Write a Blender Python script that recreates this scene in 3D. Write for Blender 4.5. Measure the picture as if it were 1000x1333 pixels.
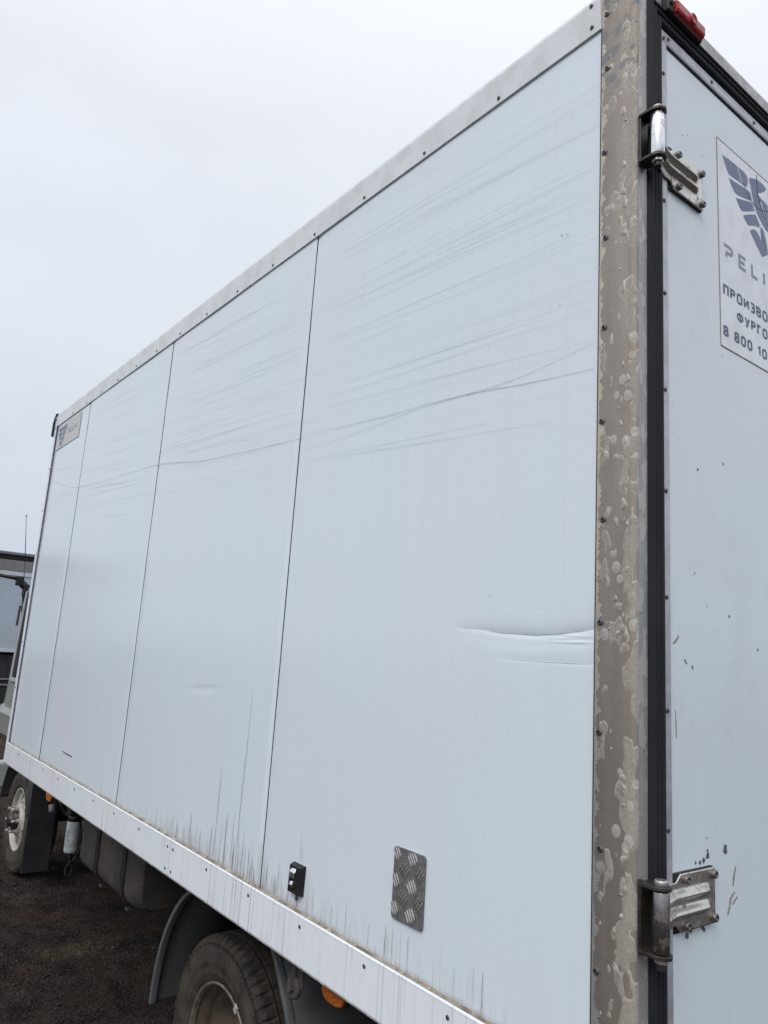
import bpy, bmesh, math, random
import numpy as np
from mathutils import Vector, Matrix, noise as mn
random.seed(7); rng = np.random.default_rng(7)
scene = bpy.context.scene
for o in list(bpy.data.objects): bpy.data.objects.remove(o)
COL = scene.collection
R = math.radians

# ------------------------------------------------------------------ camera
cam_data = bpy.data.cameras.new('camera'); cam = bpy.data.objects.new('camera', cam_data); COL.objects.link(cam)
cam_data.sensor_fit = 'HORIZONTAL'; cam_data.sensor_width = 36; cam_data.lens = 35.06
cam_data.clip_start = 0.05; cam_data.clip_end = 3000
rt = Vector((0.61417139, 0.78647888, 0.06514965)); up = Vector((0.11026305, -0.16726358, 0.97972698)); fw = Vector((-0.78143174, 0.59453668, 0.18944806))
cam.matrix_world = Matrix(((rt.x, up.x, -fw.x, 0.8462), (rt.y, up.y, -fw.y, -1.1444), (rt.z, up.z, -fw.z, 1.6588), (0, 0, 0, 1)))
scene.camera = cam

# ------------------------------------------------------------------ view, sky, sun
scene.view_settings.view_transform = 'Standard'; scene.view_settings.look = 'None'
scene.view_settings.gamma = 1; scene.view_settings.use_curve_mapping = False; scene.view_settings.exposure = 0.0
SUN_EL, SUN_AZ = R(45), R(-60)           # azimuth from +x
world = bpy.data.worlds.new('World'); scene.world = world; world.use_nodes = True
wn = world.node_tree.nodes; wl = world.node_tree.links; wn.clear()
wo = wn.new('ShaderNodeOutputWorld'); bg = wn.new('ShaderNodeBackground'); bg.inputs['Strength'].default_value = 0.1
sky = wn.new('ShaderNodeTexSky'); sky.sky_type = 'NISHITA'; sky.sun_disc = False
sky.sun_elevation = SUN_EL; sky.sun_rotation = R(90) - SUN_AZ; sky.air_density = 1; sky.dust_density = 4
tc = wn.new('ShaderNodeTexCoord'); sep = wn.new('ShaderNodeSeparateXYZ'); wl.new(tc.outputs['Generated'], sep.inputs[0])
rmp = wn.new('ShaderNodeValToRGB'); wl.new(sep.outputs['Z'], rmp.inputs[0])
els = rmp.color_ramp.elements
els[0].position = 0.0; els[0].color = (.64, .71, .81, 1)
els[1].position = 1.0; els[1].color = (1.42, 1.47, 1.54, 1)
for p_, c_ in ((.12, (.69, .76, .86, 1)), (.35, (.825, .88, .955, 1)), (.6, (.865, .905, .985, 1))):
    e_ = els.new(p_); e_.color = c_
nz = wn.new('ShaderNodeTexNoise'); nz.inputs['Scale'].default_value = 1.6; nz.inputs['Detail'].default_value = 5; nz.inputs['Roughness'].default_value = .5
mpw = wn.new('ShaderNodeMapping'); mpw.inputs['Scale'].default_value = (1, 1, 2.2); wl.new(tc.outputs['Generated'], mpw.inputs[0]); wl.new(mpw.outputs[0], nz.inputs['Vector'])
mr = wn.new('ShaderNodeMapRange'); mr.inputs[1].default_value = .3; mr.inputs[2].default_value = .7; mr.inputs[3].default_value = 9.0; mr.inputs[4].default_value = 10.2; wl.new(nz.outputs['Fac'], mr.inputs[0])
vm = wn.new('ShaderNodeVectorMath'); vm.operation = 'SCALE'; wl.new(rmp.outputs['Color'], vm.inputs[0]); wl.new(mr.outputs[0], vm.inputs['Scale'])
mx = wn.new('ShaderNodeMix'); mx.data_type = 'RGBA'; mx.inputs[0].default_value = .96
wl.new(sky.outputs[0], mx.inputs[6]); wl.new(vm.outputs[0], mx.inputs[7]); wl.new(mx.outputs[2], bg.inputs['Color']); wl.new(bg.outputs[0], wo.inputs['Surface'])
sd = bpy.data.lights.new('sun', 'SUN'); sd.energy = 1.5; sd.angle = R(35); sd.color = (1, .975, .94)
sun = bpy.data.objects.new('sun', sd); COL.objects.link(sun); sun.location = (0, 0, 20)
sdir = Vector((math.cos(SUN_EL)*math.cos(SUN_AZ), math.cos(SUN_EL)*math.sin(SUN_AZ), math.sin(SUN_EL)))
sun.rotation_euler = sdir.to_track_quat('Z', 'Y').to_euler()

# ------------------------------------------------------------------ material helpers
class NT:
    def __init__(s, name):
        s.m = bpy.data.materials.new(name); s.m.use_nodes = True; s.t = s.m.node_tree; s.n = s.t.nodes; s.l = s.t.links
        s.b = s.n['Principled BSDF']
        tcn = s.n.new('ShaderNodeTexCoord'); s.co = tcn.outputs['Object']
        sp = s.n.new('ShaderNodeSeparateXYZ'); s.l.new(s.co, sp.inputs[0]); s.x, s.y, s.z = sp.outputs
    def put(s, sock, v):
        if isinstance(v, bpy.types.NodeSocket): s.l.new(v, sock)
        elif isinstance(v, (tuple, list)) and len(v) == 3 and sock.type == 'RGBA': sock.default_value = (*v, 1)
        else: sock.default_value = v
    def math(s, op, a, b=0.0, c=None):
        n = s.n.new('ShaderNodeMath'); n.operation = op; s.put(n.inputs[0], a); s.put(n.inputs[1], b)
        if c is not None: s.put(n.inputs[2], c)
        return n.outputs[0]
    def scale(s, sx, sy, sz, off=(0, 0, 0), co=None, rot=(0, 0, 0)):
        n = s.n.new('ShaderNodeMapping'); n.inputs['Scale'].default_value = (sx, sy, sz); n.inputs['Location'].default_value = off; n.inputs['Rotation'].default_value = rot
        s.l.new(co or s.co, n.inputs[0]); return n.outputs[0]
    def noise(s, sc=1, det=3, rough=.5, co=None, dist=0):
        n = s.n.new('ShaderNodeTexNoise'); n.inputs['Scale'].default_value = sc; n.inputs['Detail'].default_value = det; n.inputs['Roughness'].default_value = rough; n.inputs['Distortion'].default_value = dist
        s.l.new(co or s.co, n.inputs['Vector']); return n.outputs['Fac']
    def voro(s, sc=1, co=None, feat='F1', out='Distance', rnd=1):
        n = s.n.new('ShaderNodeTexVoronoi'); n.inputs['Scale'].default_value = sc; n.feature = feat; n.inputs['Randomness'].default_value = rnd
        s.l.new(co or s.co, n.inputs['Vector']); return n.outputs[out]
    def rng(s, v, a, b, c=0.0, d=1.0, smooth=True):
        n = s.n.new('ShaderNodeMapRange'); n.interpolation_type = 'SMOOTHSTEP' if smooth else 'LINEAR'
        for i, q in enumerate((v, a, b, c, d)): s.put(n.inputs[i], q)
        return n.outputs[0]
    def mix(s, f, a, b):
        n = s.n.new('ShaderNodeMix'); n.data_type = 'RGBA'; s.put(n.inputs[0], f); s.put(n.inputs[6], a); s.put(n.inputs[7], b); return n.outputs[2]
    def mul(s, *v):
        o = v[0]
        for q in v[1:]: o = s.math('MULTIPLY', o, q)
        return o
    def mx(s, a, b): return s.math('MAXIMUM', a, b)
    def line(s, v, c, w):           # 1 on the contour v = c, width w
        return s.rng(s.math('ABSOLUTE', s.math('SUBTRACT', v, c)), 0.0, w, 1.0, 0.0)
    def bump(s, h, st=.3, d=.001):
        n = s.n.new('ShaderNodeBump'); n.inputs['Strength'].default_value = st; n.inputs['Distance'].default_value = d; s.put(n.inputs['Height'], h); s.l.new(n.outputs[0], s.b.inputs['Normal'])
    def out(s, col=None, rough=None, metal=None, spec=None):
        for k, v in (('Base Color', col), ('Roughness', rough), ('Metallic', metal), ('Specular IOR Level', spec)):
            if v is not None: s.put(s.b.inputs[k], v)
        return s.m

def m_basic(name, col, rough=.5, metal=0.0, var=.25, sc=20, dirt=None, dsc=6, damt=.5, bump=.15):
    t = NT(name); n = t.noise(sc, 5, .6)
    c = t.mix(t.rng(n, .3, .7), tuple(v*(1-var) for v in col), tuple(min(1, v*(1+var)) for v in col))
    if dirt: c = t.mix(t.mul(t.rng(t.noise(dsc, 6, .65), .42, .62), damt), c, dirt)
    t.bump(n, bump, .002)
    return t.out(c, t.rng(n, .3, .7, rough*.85, min(1, rough*1.15)), metal)

def m_panel(name, rail=False):
    t = NT(name)
    base = (.725, .825, .875) if not rail else (.835, .90, .935)
    c = t.mix(t.rng(t.noise(1.7, 2, .5, t.scale(1, 1, .6)), .2, .8, smooth=False), base, (base[0]*1.035, base[1]*.962, base[2]*1.0))
    c = t.mix(t.mul(t.rng(t.noise(1, 2, .5, t.scale(70, 1, .7)), .45, .75), .06), c, (.56, .59, .62))
    c = t.mix(t.mul(t.rng(t.noise(60, 4, .7), .35, .75), .06), c, (.45, .46, .47))
    scr = None
    if not rail:
        # fine parallel branch rubs in the upper half, sloping gently down to the rear
        def lines(kx, kz, slope, seed, a, b):
            w = t.mul(t.math('SUBTRACT', t.noise(1, 1, .5, t.scale(.9, 1, 1.2, off=(seed, 0, seed))), .5), .035)
            zz = t.math('ADD', t.math('ADD', t.z, t.mul(t.x, slope)), w)
            n = t.n.new('ShaderNodeCombineXYZ'); t.put(n.inputs[0], t.mul(t.x, kx)); t.put(n.inputs[1], seed*3.3); t.put(n.inputs[2], t.mul(zz, kz))
            return t.rng(t.noise(1, 2, .5, n.outputs[0]), a, b)
        hi = t.rng(t.z, 1.95, 2.45)
        brk = t.rng(t.noise(1.6, 3, .6, t.scale(.6, 1, 2.2, off=(5, 2, 1))), .36, .62); brk2 = t.rng(t.noise(1.9, 3, .6, t.scale(.6, 1, 2.6, off=(9, 2, 4))), .40, .62)
        f1 = t.mul(lines(.45, 150, .060, 1.0, .57, .70), brk, hi); f2 = t.mul(lines(.6, 230, .085, 2.0, .58, .72), brk2, hi); f3 = t.mul(lines(.35, 48, .07, 3.0, .50, .68), hi)
        c = t.mix(t.mul(f3, .07), c, (.46, .50, .55)); c = t.mix(t.mul(f1, .18), c, (.40, .43, .48)); c = t.mix(t.mul(f2, .14), c, (.40, .43, .48))
        scr = t.mx(f1, f2)
        # run-off dirt above the bottom rail
        h = t.math('SUBTRACT', t.z, 1.0)
        reach = t.rng(t.noise(1, 3, .65, t.scale(26, 1, .01)), .40, .74, .02, .19, False)
        xfac = t.math('ADD', t.mul(t.rng(t.x, -2.2, -1.5), t.rng(t.x, -.55, -1.05)), .30)
        fade = t.rng(t.math('DIVIDE', h, reach), 1.0, 0.0)
        st = t.rng(t.noise(1, 3, .65, t.scale(150, 1, 2.2)), .50, .68)
        c = t.mix(t.mul(fade, st, xfac, .75), c, (.20, .185, .165))
        c = t.mix(t.mul(fade, xfac, .22), c, (.42, .39, .34))
        g = t.mul(t.rng(h, .018, 0.0), t.rng(t.noise(18, 4, .7), .3, .6))
        c = t.mix(t.mul(g, .7), c, (.26, .20, .14))
    else:
        st = t.rng(t.noise(1, 3, .7, t.scale(95, 1, 1.6)), .54, .70)
        amt = t.rng(t.noise(1, 2, .5, t.scale(2.0, .01, .01)), .35, .65)
        c = t.mix(t.mul(st, amt, .8), c, (.34, .32, .29))
        c = t.mix(t.mul(t.rng(t.noise(7, 5, .7), .52, .75), .25), c, (.48, .47, .45))
        e = t.mul(t.rng(t.z, .892, .882), t.rng(t.noise(25, 4, .7), .3, .55)); c = t.mix(t.mul(e, .7), c, (.28, .22, .15))
    n = t.noise(1.0, 2, .5, t.scale(3, 1, 2)); 
    fine = t.noise(1, 3, .6, t.scale(8, 1, 160)); fine2 = t.noise(1, 3, .6, t.scale(160, 1, 4))
    hgt = t.math('ADD', t.mul(fine, .10), t.mul(fine2, .10))
    if scr is not None: hgt = t.math('SUBTRACT', hgt, t.mul(scr, .12))
    t.bump(hgt, .16, .001)
    return t.out(c, t.rng(n, .2, .8, .17, .23, False), 0.0, .6)

def m_door():
    t = NT('rear_door_white'); base = (.71, .790, .845)
    c = t.mix(t.rng(t.noise(1.5, 3, .55), .35, .65), base, (.725, .775, .84))
    c = t.mix(t.mul(t.rng(t.noise(1, 3, .6, t.scale(1, 90, 1.5)), .45, .75), .06), c, (.50, .52, .55))
    c = t.mix(t.mul(t.rng(t.noise(5, 6, .7), .5, .75), .16), c, (.45, .46, .48))
    v = t.voro(22); n = t.noise(8, 2)
    c = t.mix(t.mul(t.rng(v, .045, .03), t.rng(n, .57, .60), .4), c, (.22, .24, .30))
    v2 = t.voro(75); c = t.mix(t.mul(t.rng(v2, .16, .1), t.rng(t.noise(14, 2), .52, .58), .35), c, (.28, .29, .33))
    # brown smears below hinges
    t.bump(t.noise(40, 4, .6), .08, .001)
    return t.out(c, .30, 0.0, .45)

def m_post():
    t = NT('weathered_post_metal')
    # base: brown grey brushed metal, dulled film
    b = t.mix(t.rng(t.noise(1, 4, .6, t.scale(30, 30, 5)), .3, .7), (.325, .280, .242), (.385, .335, .292))
    diag = t.noise(1, 3, .6, t.scale(12, 12, 240, rot=(0, R(-18), 0)))
    b = t.mix(t.mul(t.rng(diag, .54, .72), .35), b, (.22, .19, .17))
    vert = t.noise(1, 3, .6, t.scale(260, 260, 4)); b = t.mix(t.mul(t.rng(vert, .52, .75), .22), b, (.24, .22, .20))
    warp = t.noise(28, 3, .6)
    # lifting coating: lobed patches down the corner side, pale rims
    blob = t.noise(1, 2.5, .5, t.scale(26, 26, 13)); 
    xr = t.rng(t.x, .042, .066); xr = t.mul(xr, t.rng(t.y, .06, .03))
    field = t.math('ADD', t.math('SUBTRACT', blob, .03), t.mul(xr, .14)); field = t.math('ADD', field, t.mul(warp, .06))
    patch = t.rng(field, .600, .612); rim = t.line(field, .606, .014); rim2 = t.line(field, .66, .008)
    # round blisters
    vo = t.voro(34, t.scale(1, 1, .8)); sel = t.rng(t.noise(5.5, 2, .5, t.scale(1, 1, 1, off=(4, 4, 4))), .55, .58)
    bl = t.mul(t.rng(vo, .30, .26), sel); blr = t.mul(t.line(vo, .28, .05), sel)
    # torn strip along the left edge
    ed = t.math('ADD', .004, t.mul(t.rng(t.noise(1, 5, .65, t.scale(.01, .01, 24)), .42, .72), .020))
    edge = t.rng(t.math('SUBTRACT', t.x, ed), .0012, 0.0); er = t.line(t.math('SUBTRACT', t.x, ed), 0.0, .0013)
    edge = t.mul(edge, t.rng(t.y, .02, .0)); er = t.mul(er, t.rng(t.y, .02, 0))
    grain = t.rng(t.noise(170, 4, .75), .35, .65)
    pc = t.mix(grain, (.37, .34, .295), (.54, .50, .44))
    ec = t.mix(t.rng(t.z, 1.35, 2.0), (.34, .34, .34), (.66, .575, .475)); ec = t.mix(t.mul(grain, .35), ec, (.33, .29, .25))
    c = t.mix(t.mul(patch, .50), b, pc); c = t.mix(t.mul(bl, .6), c, (.55, .53, .50))
    c = t.mix(edge, c, ec)
    c = t.mix(t.mul(t.mx(rim, blr), .55), c, (.62, .58, .52)); c = t.mix(t.mul(rim2, patch, .5), c, (.22, .20, .17)); c = t.mix(t.mul(er, .8), c, (.15, .12, .10))
    # torn grey scuffs near the top
    sc = t.mul(t.rng(t.z, 2.80, 2.86), t.rng(t.noise(1, 4, .6, t.scale(22, 22, 30, rot=(0, R(-30), 0))), .54, .58)); c = t.mix(t.mul(sc, .8), c, (.21, .215, .225))
    # rust runs
    ru = t.mul(t.rng(t.noise(9, 5, .65), .60, .72), t.rng(t.z, 1.9, 1.5)); c = t.mix(t.mul(ru, .35), c, (.22, .13, .07))
    anyp = t.mx(patch, t.mx(bl, edge))
    hg = t.math('ADD', t.mul(t.rng(field, .598, .63), 1.0), t.mul(edge, .8)); hg = t.math('ADD', hg, t.mul(t.rng(vo, .32, .05), sel)); hg = t.math('ADD', hg, t.mul(warp, .3))
    t.bump(hg, .55, .0014)
    return t.out(c, t.math('ADD', t.math('ADD', .50, t.rng(t.x, .060, .072, 0, .2)), t.mul(anyp, .08)), t.math('SUBTRACT', .66, t.mul(anyp, .34)))

def m_frame():      # rear-facing aluminium of the door frame, oxidised
    t = NT('oxidised_frame_metal')
    b = t.mix(t.rng(t.noise(1, 4, .6, t.scale(30, 30, 8)), .3, .7), (.33, .325, .32), (.42, .41, .40))
    p = t.noise(1, 3, .55, t.scale(34, 34, 20)); c = t.mix(t.mul(t.rng(p, .53, .56), .7), b, (.50, .49, .47)); c = t.mix(t.mul(t.line(p, .545, .012), .5), c, (.22, .21, .19))
    t.bump(t.math('ADD', t.rng(p, .52, .57), t.mul(t.noise(120, 3), .4)), .4, .001)
    return t.out(c, .48, .55)

def m_tyre():
    t = NT('dusty_tyre_rubber'); n = t.noise(9, 6, .65); f = t.noise(140, 4, .7)
    c = t.mix(t.rng(n, .3, .65), (.022, .021, .020), (.075, .062, .050)); c = t.mix(t.mul(t.rng(f, .5, .75), .5), c, (.10, .085, .07))
    t.bump(f, .3, .0015); return t.out(c, .85, 0, .25)

def m_wheel(name, light):
    t = NT(name); n = t.noise(8, 6, .65)
    a, b = ((.30, .29, .26), (.52, .50, .46)) if light else ((.085, .065, .052), (.16, .125, .10))
    c = t.mix(t.rng(n, .35, .65), a, b); c = t.mix(t.mul(t.rng(t.noise(22, 6, .75), .55, .68), .75), c, (.16, .085, .045))
    t.bump(t.noise(60, 5, .7), .3, .002); return t.out(c, .6, .1)

def m_ground():
    t = NT('dark_cinder_earth'); 
    n1 = t.noise(1.1, 6, .62); n2 = t.noise(7, 6, .68); n3 = t.noise(55, 5, .72); n4 = t.noise(210, 3, .7)
    c = t.mix(t.rng(n2, .35, .66), (.009, .008, .008), (.052, .039, .031))
    c = t.mix(t.mul(t.rng(n1, .50, .64), .8), c, (.070, .041, .030))
    c = t.mix(t.mul(t.rng(t.noise(1.7, 7, .7, t.scale(1, 1, 1, off=(5, 8, 0))), .54, .66), t.rng(n3, .35, .6), .8), c, (.15, .115, .075))
    c = t.mix(t.mul(t.rng(n3, .53, .70), .65), c, (.075, .062, .054)); c = t.mix(t.mul(t.rng(n3, .45, .28), .7), c, (.003, .003, .003))
    v = t.voro(95); c = t.mix(t.mul(t.rng(v, .28, .18), t.rng(n2, .48, .6), .5), c, (.085, .07, .06))
    n5 = t.noise(150, 3, .7); c = t.mix(t.mul(t.rng(n5, .50, .64), .70), c, (.13, .105, .088)); c = t.mix(t.mul(t.rng(n5, .47, .36), .8), c, (.003, .003, .003))
    far = t.rng(t.math('ABSOLUTE', t.x), 14, 60); c = t.mix(t.mul(far, .8), c, (.06, .055, .05))
    hgt = t.math('ADD', t.mul(n3, .7), t.mul(n4, .35)); hgt = t.math('ADD', hgt, n2)
    t.bump(hgt, 1.0, .03); return t.out(c, .95, 0, .12)

def m_plastic(name, a, b, rough=.6, sc=6):
    t = NT(name); n = t.noise(sc, 6, .65); c = t.mix(t.rng(n, .35, .68), a, b); c = t.mix(t.mul(t.rng(t.noise(90, 4, .7), .55, .75), .35), c, tuple(min(1, v*2.2) for v in b))
    t.bump(t.noise(120, 4, .7), .15, .001); return t.out(c, rough, 0, .35)

def m_chrome(name, base, rough, dirt):
    t = NT(name); n = t.noise(40, 6, .7); d = t.mul(t.rng(n, .50, .66), dirt)
    n2 = t.noise(1, 3, .6, t.scale(30, 30, 260))
    c = t.mix(d, base, (.17, .13, .10)); c = t.mix(t.mul(t.rng(n2, .55, .7), .25), c, (.30, .29, .28)); t.bump(n, .12, .001)
    return t.out(c, t.math('ADD', rough, t.mul(d, .4)), t.math('SUBTRACT', .95, t.mul(d, .5)))

def m_glass(name, col, rough=.05):
    t = NT(name); n = t.noise(12, 4); return t.out(t.mix(n, tuple(v*.8 for v in col), col), rough, 0, .6)

M = dict(
    panel=m_panel('side_panel_white'), rail=m_panel('rail_white_paint', True), door=m_door(), post=m_post(), frame=m_frame(),
    toprail=m_basic('painted_top_rail', (.78, .80, .825), .38, 0, .03, 5, (.52, .52, .52), 14, .35, .1),
    strip=m_basic('door_edge_aluminium', (.50, .51, .56), .38, .35, .10, 30, (.33, .32, .31), 25, .4),
    core=m_basic('dark_seam_filler', (.028, .028, .03), .8), seamlip=m_basic('grey_seam_edge', (.30, .31, .33), .6),
    under=m_basic('underbody_black_steel', (.016, .015, .015), .75, 0, .5, 9, (.05, .035, .025), 7, .6),
    roof=m_basic('roof_sheet', (.5, .51, .52), .5, 0, .1, 3, (.3, .29, .27), 2, .5),
    seal=m_plastic('black_rubber_seal', (.008, .010, .015), (.018, .017, .022), .75),
    sealant=m_basic('brown_dirty_joint', (.36, .31, .24), .8, 0, .3, 60, (.12, .08, .05), 12, .8, .4),
    rivet=m_basic('dull_rivet_head', (.14, .14, .15), .45, .6, .4, 300), rivhole=m_basic('rivet_hole_dark', (.012, .012, .012), .8),
    chrome=m_chrome('bright_worn_steel', (.86, .86, .87), .20, .55), steel=m_chrome('tarnished_steel_plate', (.66, .64, .60), .36, .8), hinge2=m_chrome('dull_steel_barrel', (.30, .285, .285), .28, .9),
    dsteel=m_basic('dark_rusty_steel', (.055, .050, .048), .45, .6, .4, 60, (.085, .060, .045), 40, .6), bolt=m_basic('grey_bolt_head', (.20, .19, .19), .4, .7, .3, 90, (.10, .07, .05), 60, .5),
    lens=None, black=m_plastic('black_plastic', (.010, .010, .011), (.022, .022, .024), .5), lip=m_plastic('worn_grey_fender_lip', (.075, .077, .082), (.12, .122, .128), .55, 8), fender=m_plastic('grey_plastic_fender', (.028, .029, .032), (.050, .051, .054), .55, 3),
    flap=m_plastic('rubber_mud_flap', (.012, .013, .016), (.028, .028, .032), .7), tank=m_plastic('dusty_grey_tank', (.048, .046, .044), (.098, .084, .072), .6, 4),
    strap=m_basic('tank_strap_rubber', (.012, .011, .011), .7, .1, .4, 20, (.05, .03, .02), 20, .6), filt=m_basic('filter_white_enamel', (.50, .56, .58), .45, 0, .08, 20, (.25, .24, .21), 25, .45),
    tyre=m_tyre(), rimlight=m_wheel('grey_front_wheel_paint', True), rimbrown=m_wheel('brown_rear_wheel_paint', False), rimedge=m_basic('worn_rim_edge', (.20, .175, .15), .5, .5, .3, 40),
    cab=m_basic('cab_grey_green_paint', (.25, .27, .255), .35, 0, .06, 4, (.22, .22, .2), 8, .35, .05), cabtrim=m_basic('cab_pale_trim', (.40, .42, .41), .4, 0, .1, 40), glass=m_glass('dark_cab_glass', (.01, .012, .014)), darkglass=m_basic('tinted_side_glass', (.004, .004, .005), .6),
    plate=m_basic('checker_plate_aluminium', (.20, .20, .20), .6, .4, .35, 420, (.11, .10, .095), 60, .5, .3), lug=m_basic('checker_lug_worn', (.34, .335, .33), .55, .45, .3, 160),
    stick=m_basic('sticker_vinyl', (.79, .82, .88), .33, 0, .03, 8, (.5, .5, .52), 14, .3, .05), stickedge=m_basic('sticker_dirty_edge', (.24, .20, .17), .8, 0, .3, 90),
    navy=m_basic('print_slate_blue', (.085, .12, .235), .35, 0, .08, 25, (.16, .19, .28), 20, .4, .05), navyt=m_basic('print_dark_blue', (.055, .075, .15), .35, 0, .08, 25), greyt=m_basic('print_grey_blue', (.19, .245, .31), .35, 0, .08, 25),
    tag=m_basic('tag_beige_vinyl', (.56, .555, .56), .4, 0, .06, 12, (.48, .46, .44), 14, .4), cream=m_basic('cream_metal', (.50, .48, .42), .5, .4),
    mark=m_basic('scratch_and_crease_shade', (.46, .50, .545), .6, 0, .15, 60), darkmark=m_basic('dark_gouge', (.10, .105, .12), .7, 0, .3, 60), streak=m_basic('dirt_run', (.25, .235, .215), .8, 0, .4, 80), smear=m_basic('brown_grease_smear', (.34, .30, .26), .6, 0, .3, 60),
    gap=m_basic('gap_black', (.006, .006, .007), .8), stone=m_basic('cinder_stone', (.024, .020, .019), .9, 0, .6, 3), chip=m_basic('pale_stone', (.16, .135, .11), .9, 0, .5, 3),
    tside=m_basic('far_truck_side', (.40, .46, .55), .35, 0, .06, .8, (.36, .38, .43), 1.2, .4, .03), tgrey=m_basic('far_truck_grey_rail', (.175, .175, .19), .5, 0, .15, 2, (.20, .21, .17), 1.5, .4), tpale=m_basic('far_truck_pale_trim', (.50, .52, .58), .45, 0, .08, 3),
)
def m_lens(name, col, lines):
    t = NT(name); st = t.noise(1, 1, .5, t.scale(*lines)); c = t.mix(t.rng(st, .4, .6), tuple(v*.6 for v in col), col); c = t.mix(t.mul(t.rng(t.noise(90, 5, .7), .5, .7), .35), c, (.10, .07, .06))
    t.bump(st, .2, .001); m = t.out(c, .22, 0, .5); return m
M['lens'] = m_lens('red_lamp_lens', (.50, .018, .022), (260, 260, 40)); M['amber'] = m_lens('amber_lamp_lens', (.42, .105, .018), (160, 1, 160))
M['lampbright'] = m_lens('bright_amber_lens', (.85, .25, .02), (60, 60, 60))

# ------------------------------------------------------------------ geometry helpers
class G:
    def __init__(s): s.v = []; s.f = []; s.sm = []
    def add(s, vs, fs, smooth=False):
        k = len(s.v); s.v += [tuple(v) for v in vs]; s.f += [tuple(i+k for i in f) for f in fs]; s.sm += [smooth]*len(fs); return s
    def box(s, a, b, rot=None, at=None):
        (x0, y0, z0), (x1, y1, z1) = a, b
        vs = [(x, y, z) for x in (x0, x1) for y in (y0, y1) for z in (z0, z1)]
        if rot is not None: vs = [tuple(Vector(at) + rot @ (Vector(v) - Vector(at))) for v in vs]
        return s.add(vs, [(0, 1, 3, 2), (4, 6, 7, 5), (0, 4, 5, 1), (2, 3, 7, 6), (0, 2, 6, 4), (1, 5, 7, 3)])
    def prism(s, prof, axis, lo, hi, smooth=False, mit_lo=None, mit_hi=None):   # prof of (u,v): axis x->(y,z) y->(x,z) z->(x,y)
        n = len(prof); out = []
        for e, mt in ((lo, mit_lo), (hi, mit_hi)):
            for u, v in prof:
                t = e if mt is None else mt(u, v)
                out.append({'x': (t, u, v), 'y': (u, t, v), 'z': (u, v, t)}[axis])
        s.add(out, [(i, (i+1) % n, n+(i+1) % n, n+i) for i in range(n)], smooth)
        s.add(out, [tuple(range(n))[::-1], tuple(range(n, 2*n))]); return s
    def tube(s, p0, p1, r0, r1=None, n=12, caps=True, smooth=True):
        r1 = r0 if r1 is None else r1; p0, p1 = Vector(p0), Vector(p1); d = (p1-p0).normalized()
        a = d.orthogonal().normalized(); b = d.cross(a); vs = []
        for p, r in ((p0, r0), (p1, r1)):
            for i in range(n):
                t = 2*math.pi*i/n; vs.append(p + a*r*math.cos(t) + b*r*math.sin(t))
        s.add(vs, [(i, (i+1) % n, n+(i+1) % n, n+i) for i in range(n)], smooth)
        if caps: s.add(vs, [tuple(range(n))[::-1], tuple(range(n, 2*n))])
        return s
    def path(s, pts, r, n=8):
        for a, b in zip(pts[:-1], pts[1:]): s.tube(a, b, r, n=n)
        return s
    def lathe(s, prof, c, axis=(0, -1, 0), n=48, smooth=True, mod=None):   # prof of (radius, along axis)
        ax = Vector(axis).normalized(); a = Vector((0, 0, 1)) if abs(ax.z) < .9 else Vector((1, 0, 0)); a = (a - ax*a.dot(ax)).normalized(); b = ax.cross(a); c = Vector(c); vs = []
        m = len(prof)
        for i in range(n):
            t = 2*math.pi*i/n; d = a*math.cos(t) + b*math.sin(t)
            for j, (r, h) in enumerate(prof):
                if mod: r += mod(i, j)
                vs.append(c + d*r + ax*h)
        fs = [(i*m+j, i*m+j+1, ((i+1) % n)*m+j+1, ((i+1) % n)*m+j) for i in range(n) for j in range(m-1)]
        return s.add(vs, fs, smooth)
def mesh(g, name, mat):
    me = bpy.data.meshes.new(name); me.from_pydata(g.v, [], g.f); me.materials.append(mat)
    me.polygons.foreach_set('use_smooth', g.sm); me.update(); bm = bmesh.new(); bm.from_mesh(me); bmesh.ops.remove_doubles(bm, verts=bm.verts, dist=1e-6) if len(g.v) < 4000 else None
    bmesh.ops.recalc_face_normals(bm, faces=bm.faces); bm.to_mesh(me); bm.free(); return me
def link(name, me, parent=None, bevel=0, seg=2):
    o = bpy.data.objects.new(name, me); COL.objects.link(o)
    if parent is not None: o.parent = parent
    if bevel:
        b = o.modifiers.new('bevel', 'BEVEL'); b.width = bevel; b.segments = seg; b.limit_method = 'ANGLE'; b.angle_limit = R(35)
    return o
def obj(name, g, mat, parent=None, bevel=0, seg=2): return link(name, mesh(g, name, M[mat]), parent, bevel, seg)
def thing(name, label, cat, loc=(0, 0, 0), group=None):
    o = bpy.data.objects.new(name, None); COL.objects.link(o); o.location = loc; o.empty_display_size = .2
    o['label'] = label; o['category'] = cat
    if group: o['group'] = group
    return o
def ribbon(g, pts, w, lift, plane):           # thin tapered strip; pts (a,z); plane 'side' at y or 'rear' at x
    n = len(pts)
    P = [Vector(p) for p in pts]; L = []; Rr = []
    for i, p in enumerate(P):
        d = (P[min(i+1, n-1)] - P[max(i-1, 0)]).normalized(); nn = Vector((-d.y, d.x))
        k = w*(.35 + .65*math.sin(math.pi*(i+.5)/n))*(.75+.5*random.random())/2
        L.append(p+nn*k); Rr.append(p-nn*k)
    f = (lambda q: (q.x, lift, q.y)) if plane == 'side' else (lambda q: (lift, q.x, q.y))
    f2 = f if not callable(lift) else (lambda q: (q.x, lift(q.x, q.y), q.y))
    g.add([f2(q) for q in L+Rr], [(i, i+1, n+i+1, n+i) for i in range(n-1)])
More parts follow.
